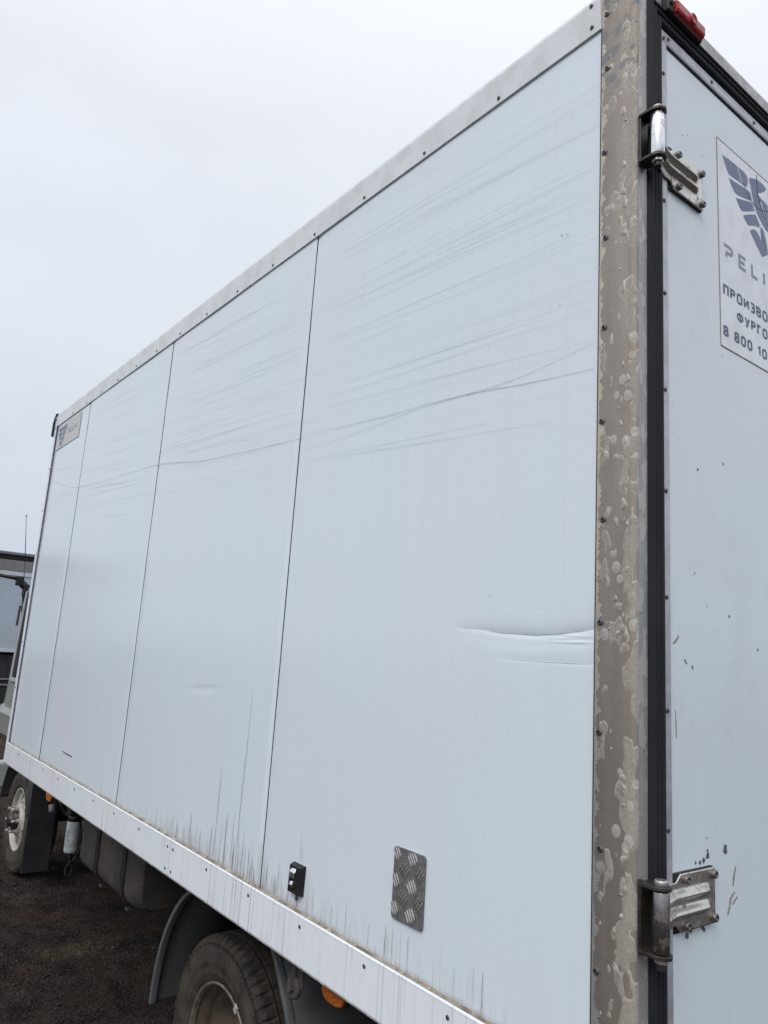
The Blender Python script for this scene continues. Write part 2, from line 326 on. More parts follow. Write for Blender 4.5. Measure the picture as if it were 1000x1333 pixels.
def smooth_pts(pts, k=6, jit=0):
    out = []; n = len(pts)
    for i in range(n-1):
        p0, p1, p2, p3 = pts[max(i-1, 0)], pts[i], pts[i+1], pts[min(i+2, n-1)]
        for j in range(k):
            t = j/k
            out.append(tuple(.5*((2*p1[c]) + (-p0[c]+p2[c])*t + (2*p0[c]-5*p1[c]+4*p2[c]-p3[c])*t*t + (-p0[c]+3*p1[c]-3*p2[c]+p3[c])*t**3) + (random.uniform(-jit, jit) if c else 0) for c in (0, 1)))
    out.append(pts[-1]); return out

# ================================================================== THE SETTING
def axis_steps(lo, hi, a, b, fine, grow=1.35):
    mid = list(np.arange(a, b+fine*.5, fine)); l = []; s = fine; x = a
    while x > lo: s *= grow; x -= s; l.append(x)
    r = []; s = fine; x = mid[-1]
    while x < hi: s *= grow; x += s; r.append(x)
    return np.array(l[::-1]+mid+r)
gx = axis_steps(-900, 900, -9.5, -1.2, .022); gy = axis_steps(-900, 900, -1.6, 1.3, .022)
def ground_h(x, y):
    d = max(abs(x+4)-8, abs(y)-6, 0.0); k = 1/(1+d*.5)
    h = .035*mn.noise(Vector((x*.9, y*.9, .3))) + .022*mn.noise(Vector((x*2.7, y*2.7, 4.1)))
    if d < 1: h += .024*mn.fractal(Vector((x*7, y*7, 2.2)), .8, 2.1, 5) + .006*abs(mn.noise(Vector((x*24, y*24, 7))))
    return h*k - .012
vs = [(x, y, ground_h(x, y)) for x in gx for y in gy]; ny = len(gy)
fs = [(i*ny+j, (i+1)*ny+j, (i+1)*ny+j+1, i*ny+j+1) for i in range(len(gx)-1) for j in range(ny-1)]
me = bpy.data.meshes.new('ground'); me.from_pydata(vs, [], fs); me.polygons.foreach_set('use_smooth', [True]*len(fs)); me.materials.append(m_ground())
ground = bpy.data.objects.new('ground', me); COL.objects.link(ground); ground['kind'] = 'structure'

def stones(name, n, x0, x1, y0, y1, smin, smax, mat):
    ico = [(0, 0, 1), (.894, 0, .447), (.276, .851, .447), (-.724, .526, .447), (-.724, -.526, .447), (.276, -.851, .447), (.724, .526, -.447), (-.276, .851, -.447), (-.894, 0, -.447), (-.276, -.851, -.447), (.724, -.526, -.447), (0, 0, -1)]
    fc = [(0, 1, 2), (0, 2, 3), (0, 3, 4), (0, 4, 5), (0, 5, 1), (1, 6, 2), (2, 7, 3), (3, 8, 4), (4, 9, 5), (5, 10, 1), (6, 7, 2), (7, 8, 3), (8, 9, 4), (9, 10, 5), (10, 6, 1), (11, 7, 6), (11, 8, 7), (11, 9, 8), (11, 10, 9), (11, 6, 10)]
    ico = np.array(ico); V = []; F = []
    xs = rng.uniform(x0, x1, n); ys = rng.uniform(y0, y1, n); ss = smin + (smax-smin)*rng.random(n)**3.5
    for i in range(n):
        if mn.noise(Vector((xs[i]*1.3, ys[i]*1.3, 9))) + .35 < rng.random()*.8: continue
        v = ico*(1+.35*(rng.random((12, 1))-.5)*2)*np.array([1, rng.uniform(.6, 1), rng.uniform(.45, .85)])*ss[i]
        a = rng.uniform(0, 6.28); c, s = math.cos(a), math.sin(a); v = np.c_[v[:, 0]*c-v[:, 1]*s, v[:, 0]*s+v[:, 1]*c, v[:, 2]]
        v += (xs[i], ys[i], ground_h(xs[i], ys[i])+ss[i]*.2); k = len(V)*12; V.append(v); F += [(a_+k, b_+k, c_+k) for a_, b_, c_ in fc]
    V = np.concatenate(V); m2 = bpy.data.meshes.new(name); m2.from_pydata(V.tolist(), [], F); m2.materials.append(M[mat])
    o = bpy.data.objects.new(name, m2); COL.objects.link(o); o['kind'] = 'stuff'; return o
o = stones('cinder_gravel', 42000, -9, -1.5, -1.4, 1.2, .0025, .012, 'stone'); o['label'] = 'dark cinder gravel strewn over the earth beside the truck'; o['category'] = 'gravel'
o = stones('pale_grit', 900, -9, -1.5, -1.4, 1.2, .002, .007, 'chip'); o['label'] = 'scattered pale brown grit on the dark earth'; o['category'] = 'grit'

# ================================================================== THE BOX TRUCK
T = thing('box_truck', 'white box truck parked on dark earth, its long side and rear door close by', 'truck')
ZB, ZT, L, W = 1.0, 3.0, 4.243, 2.2
# --- core of the box behind the sheets
obj('box_body', G().box((-L-.02, .012, .96), (.03, W-.012, 3.05)), 'core', T)
g = G().box((-L-.02, 0, 3.0835), (.07, W, 3.092)); obj('roof', g, 'roof', T, .003)
g = G().box((-L-.026, .004, .90), (-L-.0195, W-.004, 3.08)); obj('front_wall', g, 'rail', T)
g = G().box((-L, W-.010, 1.0), (.03, W, 3.0)); obj('far_side_panel', g, 'panel', T)

# --- side panels with real waves, creases and the long dent
def steps(lo, hi, base, dense=()):
    out = [lo]; x = lo
    while x < hi-1e-9:
        s = base
        for a, b, d in dense:
            if a-.02 <= x <= b: s = d
        x = min(x+s, hi); out.append(x)
    return out
def lin(x, P):
    for (a, fa), (b, fb) in zip(P[:-1], P[1:]):
        if a <= x <= b: t = (x-a)/(b-a); t = t*t*(3-2*t); return fa+(fb-fa)*t
    return P[0][1] if x < P[0][0] else P[-1][1]
DZ = [(-.385, 1.7315), (-.30, 1.7285), (-.225, 1.7215), (-.145, 1.7190), (-.095, 1.7215), (-.045, 1.7270), (0, 1.7325)]
DA = [(-.385, 0), (-.33, .0012), (-.24, .0026), (-.16, .0034), (-.10, .0027), (-.05, .0034), (0, .0030)]
def dent(x, z):
    a = lin(x, DA); s = z-lin(x, DZ)
    d = a*math.exp(-s/.011) if s > 0 else a*math.exp(-((-s)/.0075)**1.35)
    d += a*.28*math.exp(-((s+.017)/.013)**2)
    k2 = min(1, max(0, (x+.13)/.10)); d += .0016*k2*math.exp(-((z-1.712)/.008)**2)*mn.noise(Vector((x*14, z*210, 1)))
    k3 = min(1, max(0, (x+.25)/.10)); s3 = z-(1.6695+.001*math.sin(x*40))
    d += .0008*k3*(math.exp(-s3/.012) if s3 > 0 else math.exp(s3/.0025))
    return d
SEAMS = [-L+.002, -3.549, -2.3226, -1.1168, 0.0]
def panel(i, x0, x1):
    hasdent = i == 3
    xs = steps(x0, x1, .03, [(-.40, 0, .005)] if hasdent else [])
    zs = steps(ZB, ZT, .03, [(1.66, 1.76, .0012)] if hasdent else ([(1.50, 1.54, .003)] if i == 2 else []))
    def f(x, z):
        y = .0011*mn.noise(Vector((x*1.6, z*1.1, i*3.1))) + .0005*mn.noise(Vector((x*5, z*3.5, i*3.1)))
        y += .0007*mn.noise(Vector((x*1.2, z*9, 5.5)))*max(0, (z-1.9))
        if hasdent:
            y += dent(x, z)
            r = math.hypot(x+.69, (z-1.19)); y += .003*math.exp(-(r/.012)**2)
        if i == 2:
            k = math.exp(-((x+1.62)/.09)**2); s = z-1.515-.01*math.sin((x+1.6)*12); y += .0014*k*(math.exp(-(s/.006)**2) if s > 0 else math.exp(-(s/.02)**2))
        e = min(x-x0, x1-x)
        if e < .001: y += .002
        return y
    nz_ = len(zs); v = [(x, f(x, z), z) for x in xs for z in zs]
    g = G().add(v, [(a*nz_+b, (a+1)*nz_+b, (a+1)*nz_+b+1, a*nz_+b+1) for a in range(len(xs)-1) for b in range(nz_-1)], True)
    k = len(g.v); border = [0, (len(xs)-1)*nz_, len(xs)*nz_-1, nz_-1]
    for a, b in ((0, 1), (1, 2), (2, 3), (3, 0)):
        A, B = g.v[border[a]], g.v[border[b]]; g.add([A, B, (B[0], .0115, B[2]), (A[0], .0115, A[2])], [(0, 1, 2, 3)])
    me = bpy.data.meshes.new('side_panel'); me.from_pydata(g.v, [], g.f); me.polygons.foreach_set('use_smooth', g.sm); me.materials.append(M['panel'])
    return link('side_panel', me, T)
panels = []
for i in range(4):
    hg_ = (0, .0042, .0030, .0018, .001); a = SEAMS[i] + (hg_[i] if i else .001); b = SEAMS[i+1] - hg_[i+1]
    panels.append(panel(i, a, b))
for q, hw_ in zip(SEAMS[1:4], (.0042, .0030, .0018)):
    obj('seam_joint', G().box((q-hw_+.0002, .0012, 1.004), (q+hw_-.0002, .0105, 2.998)), 'gap', T)
panels[3]['label'] = 'rear side panel with long dent, latch and checker plate patch'
panels[0]['label'] = 'narrow front side panel with small printed tag'

# --- creases and branch marks lying on the sheets (wear), plus painted shade lines in the dent
g = G()
cre = [(-4.188, 2.629), (-3.846, 2.546), (-3.507, 2.489), (-2.905, 2.452), (-2.333, 2.425), (-1.874, 2.365), (-1.602, 2.342), (-1.142, 2.311), (-1.074, 2.313), (-.686, 2.287), (-.39, 2.273), (-.155, 2.247), (-.012, 2.237)]
for lo, hi in ((0, 3), (3, 5), (4, 8), (8, 12)):
    ribbon(g, smooth_pts([(x, z) for x, z in cre[lo:hi+1]], 8, .0008), .0012, -.0022, 'side')
ribbon(g, smooth_pts([(-1.066, 2.262), (-.753, 2.268), (-.499, 2.276), (-.265, 2.268), (-.156, 2.274), (-.012, 2.291)], 6, .0005), .0009, -.0024, 'side')
for _ in range(70):
    k = random.choice((0, 1, 1, 2, 2, 2, 3, 3, 3)); a0, b0 = SEAMS[k]+.02, SEAMS[k+1]-.02; ln = min(random.uniform(.25, 1.2), b0-a0); x = random.uniform(a0, b0-ln)
    z = 2.16+.78*random.random()**.8; sl = -random.uniform(.04, .10); z = min(z, 2.97)
    pts = [(x+ln*t, z+sl*ln*t+.006*mn.noise(Vector((x*3+t*2*ln, z*9, 1)))) for t in [k/14 for k in range(15)]]
    if max(p[1] for p in pts) < 2.985: ribbon(g, pts, random.uniform(.0003, .0008), -.0020-.00001*_, 'side')
ribbon(g, [(x, lin(x, DZ)+.0006) for x in [-.27+.022*k for k in range(12)]], .0012, lambda x, z: dent(x, z)*.93-.0012, 'side')  # thin dark ribbon painting the shade along the dent crease
ribbon(g, [(-.20+.019*k, 1.6690) for k in range(11)], .0009, -.0004, 'side')  # same painted crease shade on the lower dent line
o = obj('scratches_and_crease_shade', g, 'mark', T); o['kind'] = 'stuff'
g = G()
ribbon(g, [(-3.136, 1.099), (-3.06, 1.096), (-2.977, 1.096)], .007, -.0022, 'side')
for x, z, s in ((-.10, 2.56, .0022), (-.085, 2.555, .0016), (-.10, 2.40, .0016), (-.27, 1.80, .0016), (-2.7, 1.35, .004), (-3.3, 2.2, .003)):
    ribbon(g, [(x, z), (x+s, z+s*.3), (x+1.7*s, z-s*.4)], s, -.0023, 'side')
obj('paint_chip', g, 'darkmark', T)['kind'] = 'stuff'
g = G()
for x, z0, z1, w in ((-1.262, 1.53, 1.25, .0022), (-1.268, 1.33, 1.012, .004), (-1.415, 1.28, 1.02, .0035), (-1.345, 1.16, 1.012, .0035), (-1.30, 1.17, 1.012, .003), (-1.375, 1.12, 1.01, .003), (-1.44, 1.10, 1.01, .004), (-1.19, 1.09, 1.01, .004), (-1.23, 1.13, 1.01, .003), (-1.08, 1.075, 1.01, .003), (-1.60, 1.11, 1.01, .005), (-1.52, 1.07, 1.01, .004), (-1.02, 1.09, 1.01, .003), (-.918, 1.042, 1.006, .003), (-.918, 1.19, 1.118, .0018), (-.909, 1.16, 1.118, .0015), (-.76, 1.06, 1.01, .002), (-.70, 1.08, 1.01, .002), (-.61, 1.06, 1.01, .002), (-.55, 1.05, 1.01, .002)):
    n = 10; ribbon(g, [(x+.0008*math.sin(k*2.1+x*50), z0+(z1-z0)*k/n) for k in range(n+1)], w*.55, -.0021-random.random()*.0003, 'side')
for _ in range(70):
    x = random.gauss(-1.25, .28) if _ < 45 else random.uniform(-1.9, -.2); z1 = 1.006; z0 = z1+random.uniform(.02, .10)*(1.4 if abs(x+1.3) < .2 else .8)
    ribbon(g, [(x+.0006*math.sin(k*2.1+x*50), z0+(z1-z0)*k/6) for k in range(7)], random.uniform(.0005, .0014), -.0021-random.random()*.0003, 'side')
obj('dirt_run', g, 'streak', T)['kind'] = 'stuff'

# --- rivets: one mesh, many parts
def rivet_mesh(name, r, axis, mat='rivet', hole=True):
    g = G().lathe([(r, -.0008), (r, r*.18), (r*.86, r*.36), (r*.5, r*.44), (r*.44, r*.42), (r*.36, r*.1), (0.0001, r*.08)], (0, 0, 0), axis, 12)
    me = mesh(g, name, M[mat]); me.materials.append(M['rivhole'])
    for p in me.polygons:
        c = Vector((0, 0, 0))
        for vi in p.vertices: c += me.vertices[vi].co
        c /= len(p.vertices); ax = Vector(axis)
        if (c-ax*c.dot(ax)).length < r*.42: p.material_index = 1
    return me
RV = rivet_mesh('rivet', .0050, (0, -1, 0)); RVP = rivet_mesh('rivet', .0062, (0, -1, 0)); RVD = rivet_mesh('rivet', .0046, (1, 0, 0))
def rivet(me, loc, parent):
    o = bpy.data.objects.new('rivet', me); COL.objects.link(o); o.parent = parent; o.location = loc; return o

# --- top rail
prof = [(-.0030, 3.0), (-.0050, 3.0006), (-.0095, 3.074), (-.008, 3.0830), (.004, 3.0855), (.03, 3.0855), (.03, 3.06), (.0118, 3.055), (.0118, 3.0)]
tr_ = obj('top_rail', G().prism([(y-.0005, z) for y, z in prof], 'x', -L-.02, -.0015), 'toprail', T)
for x in [-.298-.2768*k for k in range(14)]: rivet(RV, (x, -.0068, 3.014), tr_)
rivet(RV, (-.024, -.0098, 3.070), tr_); rivet(RV, (-.024, -.0068, 3.018), tr_)
# --- bottom rail in two lengths, rounded lip on top
def brail(x0, x1):
    prof = [(-.0020, 1.0005), (-.0095, 1.0010), (-.0116, 1.0002), (-.0127, .9985), (-.0128, .9965), (-.0125, .9945), (-.0125, .888), (-.0105, .8825), (-.006, .881), (.06, .881), (.06, .886), (-.003, .888), (-.003, .96), (-.002, .99)]
    return obj('bottom_rail', G().prism(prof, 'x', x0, x1), 'rail', T)
rear_rail = brail(-1.7130, .003); front_rail = brail(-L-.018, -1.7165)
obj('rail_gap', G().box((-1.7168, -.006, .884), (-1.7127, .01, 1.0)), 'gap', T)
for k in range(5): rivet(RV, (-1.427+.2747*k, -.0125, .976), rear_rail)
for z in (.974, .904): rivet(RV, (-1.690, -.0125, z), rear_rail); rivet(RV, (-1.738, -.0125, z), front_rail)
for x in (-2.010, -2.290, -2.556, -2.833, -3.111, -3.388, -3.664, -3.941): rivet(RV, (x, -.0125, .974), front_rail)
g = G(); n = 260
v = []; 
for k in range(n+1):
    x = -L+(L-.01)*k/n; h = .0012+.004*abs(mn.noise(Vector((x*9, 0, 0))))+.002*abs(mn.noise(Vector((x*40, 0, 0))))
    v += [(x, -.0085-.0005*h, 1.0022), (x, -.0024, 1.0030+h)]
g.add(v, [(2*k, 2*k+2, 2*k+3, 2*k+1) for k in range(n)]); obj('dirt_bead', g, 'sealant', T)['kind'] = 'stuff'

# --- front corner trim with black cap
g = G().prism([(-L-.001, -.008), (-L-.001, -.0115), (-L-.040, -.0115), (-L-.0455, -.006), (-L-.0455, .03), (-L-.028, .03), (-L-.028, .002), (-L-.018, -.002)], 'z', .885, 3.075)
ft = obj('front_trim', g, 'rail', T)
for k in range(8): rivet(RV, (-L-.014, -.012, 1.05+.277*k), ft)
g = G().prism([(-L-.046, 3.045), (-L-.066, 3.035), (-L-.068, 2.950), (-L-.058, 2.936), (-L-.046, 2.940)], 'y', -.022, .03)
g.prism([(-L-.060, 3.035), (-L-.050, 3.060), (-L-.008, 3.088), (-L-.004, 3.080), (-L-.036, 3.058), (-L-.050, 3.035)], 'y', -.0215, .0305)
obj('corner_cap', g, 'black', T, .002)
obj('cap_screw', G().tube((-L-.02, -.012, 3.055), (-L-.02, -.018, 3.055), .011, n=10), 'seamlip', T)

# --- rear corner post: rounded L, with rivets
prof = [(-.0005, .0), (-.0005, -.0030), (.0015, -.0045), (.0700, -.0045), (.0765, -.0035), (.0815, -.0005), (.0840, .0045), (.0840, .0310), (.078, .0310), (.078, .034), (.03, .034), (.03, .0)]
g = G(); zs = [.82+i*(3.0865-.82)/90 for i in range(91)]; n = len(prof)
v = [(x+(.0006*mn.noise(Vector((x*20, y*20, z*6))) if y < .03 and x > .0 else 0), y+(.0006*mn.noise(Vector((x*20, y*20, z*6+8))) if x > 0 and y < 0 else 0), z) for z in zs for x, y in prof]
g.add(v, [(a*n+b, a*n+(b+1) % n, (a+1)*n+(b+1) % n, (a+1)*n+b) for a in range(90) for b in range(n)], True)
g.add(v, [tuple(range(n)), tuple(90*n+q for q in range(n))])
me = bpy.data.meshes.new('corner_post'); me.from_pydata(g.v, [], g.f); me.materials.append(M['post']); me.materials.append(M['frame'])
for p in me.polygons:
    c = sum((me.vertices[i].co for i in p.vertices), Vector())/len(p.vertices); p.use_smooth = abs(p.normal.z) < .5
    if c.x > .0825 and c.y > .004: p.material_index = 1
post = link('corner_post', me, T); es = post.modifiers.new('edges', 'EDGE_SPLIT'); es.split_angle = R(50)
post['label'] = 'weathered brown metal corner post with peeling coating'
for k, z in enumerate((3.026, 2.892, 2.697, 2.504, 2.313, 2.123, 1.933, 1.745, 1.554, 1.363, 1.172, .98)): rivet(RVP, (.0125+.003*math.sin(k*2.3), -.0045, z), post)
obj('post_gap', G().box((-.0022, -.0035, 1.008), (-.0004, .002, 3.0)), 'gap', T)
# sealant lumps and lifted flakes on the post
g = G()
for _ in range(60):
    z = random.uniform(1.0, 3.0); x = .058+random.gauss(0, .008); r = .003+.008*random.random()**1.8
    if random.random() < .35: x = random.uniform(.012, .06); r *= .6
    x = min(max(x, .006+r), .070-r)
    n = 12; e = random.uniform(1.0, 2.6); ph = random.uniform(0, 6)
    ring = []
    for rr, hh in ((1.0, .0), (.86, .45), (.5, .75)):
        for k in range(n):
            a = 2*math.pi*k/n; q = r*rr*(1+.25*math.sin(2*a+ph)+.15*math.sin(3*a+ph*2)); ring.append((x+q*math.cos(a), -.0042-hh*.0016, z+q*e*math.sin(a)))
    ring.append((x, -.0056, z)); f = [(b*n+k, b*n+(k+1) % n, (b+1)*n+(k+1) % n, (b+1)*n+k) for b in range(2) for k in range(n)] + [(2*n+k, 2*n+(k+1) % n, 3*n) for k in range(n)]
    g.add(ring, f, True)
flk = m_basic('lifted_coating', (.46, .43, .385), .5, .35, .22, 140, (.30, .25, .20), 60, .6, .4); M['flake'] = flk
obj('coating_blister', g, 'flake', T)['kind'] = 'stuff'

# --- rear header and door frame seals
mit = lambda u, v: .0325 if False else None
g = G().prism([(.03, 3.0445), (.0835, 3.0445), (.0850, 3.048), (.0850, 3.080), (.0815, 3.0885), (.03, 3.0915)], 'y', .0345, W)
g.prism([(.03, 3.0870), (.0805, 3.0870), (.0815, 3.0885), (.03, 3.0920)], 'y', .001, .0344)
hd = obj('rear_header', g, 'frame', T)
# vertical seal: ridged rubber profile; top seal the same turned, mitred at the corner
sp = [(.070, .0), (.084, .0), (.0905, .0030), (.0935, .0080), (.0925, .0125), (.0880, .0150), (.0880, .0165), (.0915, .0190), (.0925, .0230), (.0905, .0265), (.0865, .0285), (.0865, .0300), (.0900, .0330), (.0915, .0380), (.0900, .0440), (.0850, .0490), (.070, .0505)]
g = G(); n = len(sp)
lo = [(x, .0325+y, .82) for x, y in sp]; hi = [(x, .0325+y, 3.0435-y*.86) for x, y in sp]
g.add(lo+hi, [(i, (i+1) % n, n+(i+1) % n, n+i) for i in range(n)]); g.add(lo, [tuple(range(n))])
obj('door_seal', g, 'seal', T, .0012)
g = G(); lo = [(x, .0325+y, 3.0435-y*.86) for x, y in sp]; hi = [(x, W-.03, 3.0435-y*.86) for x, y in sp]
g.add(lo+hi, [(i, (i+1) % n, n+(i+1) % n, n+i) for i in range(n)]); g.add(hi, [tuple(range(n))])
obj('door_seal', g, 'seal', T, .0012)

# --- rear doors
door = obj('rear_door', G().box((.045, .0860, .84), (.0790, 1.098, 2.9985)), 'door', T)
door['label'] = 'near rear door with logo sticker and two hinges'
obj('rear_door', G().box((.045, 1.104, .84), (.0790, W-.085, 2.9985)), 'door', T)
g = G().prism([(.0792, .0845), (.0815, .0845), (.0835, .0860), (.0840, .0990), (.0836, .1040), (.0815, .1062), (.0792, .1062)], 'z', .84, 2.9695)
es_ = obj('door_edge_strip', g, 'strip', door)
g = G().prism([(.0792, 2.9990), (.0820, 2.9990), (.0840, 2.9965), (.0845, 2.9750), (.0830, 2.9712), (.0792, 2.9708)], 'y', .0845, 1.098)
ts_ = obj('door_edge_strip', g, 'strip', door)
obj('strip_gap', G().box((.0785, .1062, 2.9660), (.0803, 1.097, 2.9705)), 'gap', door)
for z in (2.892, 2.790, 2.597, 2.395, 2.195, 1.996, 1.798, 1.598, 1.399, 1.199, 1.0): rivet(RVD, (.0838, .0915, z), es_)
for y in (.092, .1085, .285, .480, .68, .88): rivet(RVD, (.0845, y, 2.984 if y > .1 else 2.978), ts_)

# --- logo sticker on the door with stroke lettering
stk = obj('logo_sticker', G().box((.0790, .3125, 2.3590), (.0798, .752, 2.8580)), 'stick', door); stk['label'] = 'white sticker with slate blue wing emblem and lettering'
g = G()
for a, b in (((.3105, 2.3570), (.3125, 2.8605)), ((.7520, 2.3570), (.7540, 2.8605))): g.box((.0790, a[0], a[1]), (.0800, b[0], b[1]))
for a, b in (((.3126, 2.3565), (.7519, 2.3589)), ((.3126, 2.8581), (.7519, 2.8610))): g.box((.0790, a[0], a[1]), (.0800, b[0], b[1]))
obj('sticker_edge', g, 'stickedge', stk)
def flat(polys, x, mirror=None):
    g = G()
    for P in polys:
        if mirror: P = [(mirror-y, z) for y, z in P]
        g.add([(x, y, z) for y, z in P], [tuple(range(len(P)))])
    return g
F = [[(.334, 2.826), (.362, 2.829), (.392, 2.8295), (.418, 2.8305), (.436, 2.8300), (.446, 2.826), (.450, 2.816), (.449, 2.806), (.445, 2.796), (.42, 2.7935), (.395, 2.7915), (.366, 2.789), (.356, 2.793), (.345, 2.808)],
     [(.361, 2.781), (.385, 2.783), (.411, 2.786), (.435, 2.7885), (.452, 2.7895), (.463, 2.787), (.466, 2.779), (.463, 2.771), (.454, 2.7665), (.43, 2.761), (.405, 2.755), (.392, 2.7545), (.384, 2.757), (.372, 2.766)],
     [(.392, 2.744), (.42, 2.752), (.452, 2.762), (.464, 2.765), (.470, 2.763), (.474, 2.756), (.478, 2.749), (.460, 2.740), (.438, 2.730), (.418, 2.722), (.409, 2.7255), (.400, 2.734)],
     [(.423, 2.713), (.44, 2.722), (.455, 2.730), (.482, 2.741), (.489, 2.736), (.502, 2.727), (.500, 2.715), (.480, 2.711), (.470, 2.7075), (.449, 2.6985), (.442, 2.6995), (.434, 2.704)],
     [(.453, 2.687), (.463, 2.694), (.471, 2.698), (.483, 2.700), (.490, 2.698), (.500, 2.692), (.507, 2.680), (.505, 2.716), (.512, 2.721), (.521, 2.714), (.531, 2.697), (.536, 2.680), (.540, 2.662), (.526, 2.652), (.509, 2.643), (.490, 2.657), (.470, 2.672)]]
B = [[(.456, 2.826), (.478, 2.835), (.499, 2.841), (.522, 2.842), (.543, 2.837), (.530, 2.824), (.512, 2.812), (.497, 2.806), (.505, 2.799), (.528, 2.797), (.545, 2.794), (.545, 2.722), (.534, 2.722), (.515, 2.731), (.498, 2.742), (.485, 2.755), (.474, 2.775), (.468, 2.793), (.462, 2.81)]]
lg = flat(F+B, .08005); mg = flat([f for f in F]+B, .08008, 1.092); lg.add(mg.v, mg.f)
obj('wing_emblem', lg, 'navy', stk)
g = G(); g.add([(.08015, y, z) for y, z in ((.508, 2.786), (.513, 2.786), (.536, 2.744), (.533, 2.742))], [(0, 1, 2, 3)]); g.add([(.0802, y, z) for y, z in ((.40, 2.829), (.403, 2.829), (.424, 2.798), (.421, 2.797))], [(0, 1, 2, 3)])
ribbon(g, smooth_pts([(.452, 2.822), (.462, 2.79), (.476, 2.757), (.50, 2.728), (.533, 2.712)], 5), .003, .08018, 'rear')
obj('emblem_line', g, 'stick', stk)
g = G(); ribbon(g, smooth_pts([(.425, 2.80), (.45, 2.778), (.48, 2.765), (.52, 2.768), (.56, 2.785)], 5), .003, .0803, 'rear'); ribbon(g, [(.494, 2.852), (.494, 2.825), (.498, 2.80), (.505, 2.785), (.53, 2.75), (.553, 2.735)], .004, .0804, 'rear')
obj('emblem_scratch', g, 'darkmark', stk)
def arc(cx, cy, r, a0, a1, n=5): return [(cx+r*math.cos(R(a0+(a1-a0)*k/n)), cy+r*math.sin(R(a0+(a1-a0)*k/n))) for k in range(n+1)]
r_ = .24
def rr(x0, y0, x1, y1, r=r_):      # closed rounded rectangle
    return arc(x1-r, y1-r, r, 90, 0)+arc(x1-r, y0+r, r, 0, -90)+arc(x0+r, y0+r, r, -90, -180)+arc(x0+r, y1-r, r, 180, 90)
GL = {   # strokes in a box 0..w by 0..1 ; a stroke whose ends meet is closed
 'О': (.72, [rr(0, 0, .72, 1)]), '0': (.66, [rr(0, 0, .66, 1)]), 'П': (.68, [[(0, 0), (0, 1), (.68, 1), (.68, 0)]]),
 'Р': (.66, [[(0, 0), (0, 1)]+arc(.42, .76, .24, 90, -90)+[(.08, .52)]]), 'И': (.70, [[(0, 1), (0, 0)], [(.03, .06), (.67, .94)], [(.70, 1), (.70, 0)]]),
 'З': (.62, [[(0, 1)]+arc(.38, .76, .24, 90, -90)+[(.16, .52)], [(.40, .49)]+arc(.38, .25, .24, 75, -90)+[(0, .01)]]),
 'В': (.66, [[(0, .03), (0, 1)]+arc(.40, .76, .23, 90, -90)+[(.08, .53)], [(.40, .49)]+arc(.42, .25, .24, 75, -90)+[(.06, .01)]]),
 'Д': (.80, [[(.0, -.16), (.0, .0), (.8, .0), (.8, -.16)], [(.14, .07), (.22, 1), (.66, 1), (.66, .07)]]), 'Т': (.68, [[(0, 1), (.68, 1)], [(.34, .93), (.34, 0)]]), 'Е': (.58, [[(.58, 1), (0, 1), (0, 0), (.58, 0)], [(.08, .5), (.5, .5)]]),
 'Л': (.70, [[(0, 0), (.10, .1), (.18, 1), (.70, 1), (.70, 0)]]), 'Ь': (.62, [[(0, 1), (0, 0)]+arc(.38, .27, .27, -90, 90)+[(.08, .54)]]), 'Н': (.68, [[(0, 1), (0, 0)], [(.68, 1), (.68, 0)], [(.08, .5), (.6, .5)]]),
 'Ф': (.96, [rr(0, .2, .96, .86, .3), [(.48, 1.08), (.48, .94)], [(.48, .78), (.48, .28)], [(.48, .12), (.48, -.08)]]), 'У': (.70, [[(0, 1), (.36, .30)], [(.70, 1), (.30, .02), (.08, 0)]]), 'Г': (.56, [[(0, 0), (0, 1), (.56, 1)]]),
 '8': (.66, [rr(.04, .54, .62, 1, .2), rr(0, 0, .66, .46, .22)]), '1': (.34, [[(0, .78), (.30, 1), (.30, 0)]]), ' ': (.22, []),
 'P': (1.10, [[(.0, 1.0), (.72, 1.0)]+arc(.78, .72, .28, 90, -90)+[(.38, .44), (.25, .10)]]), 'E': (.80, [[(.85, 1), (0, 1), (0, 0), (.85, 0)], [(.14, .5), (.7, .5)]]), 'L': (.76, [[(0, 1), (0, 0), (.76, 0)]]), 'I': (.08, [[(.04, 1), (.04, 0)]]),
 'C': (.85, [[(.85, 1), (.3, 1)]+arc(.3, .7, .3, 90, 180)+arc(.3, .3, .3, 180, 270)+[(.85, 0)]]), 'A': (.95, [[(0, 0), (.48, 1), (.95, 0)]]), 'N': (.85, [[(0, 0), (0, 1)], [(.06, .92), (.79, .08)], [(.85, 0), (.85, 1)]])}
def stroke(g, pts, w, tf, closed):
    n = len(pts); P = [Vector(p) for p in pts]; A = []; Bq = []
    for i in range(n):
        a = P[i-1] if (i or closed) else None; b = P[(i+1) % n] if (i < n-1 or closed) else None
        d1 = (P[i]-a).normalized() if a is not None and (P[i]-a).length > 1e-6 else None; d2 = (b-P[i]).normalized() if b is not None and (b-P[i]).length > 1e-6 else None
        d1 = d1 or d2; d2 = d2 or d1; n1 = Vector((-d1.y, d1.x)); n2 = Vector((-d2.y, d2.x)); m = (n1+n2).normalized(); k = min(w/2/max(.35, m.dot(n1)), w)
        A.append(tf(P[i]+m*k)); Bq.append(tf(P[i]-m*k))
    g.add(A+Bq, [(i, (i+1) % n, n+(i+1) % n, n+i) for i in range(n if closed else n-1)])
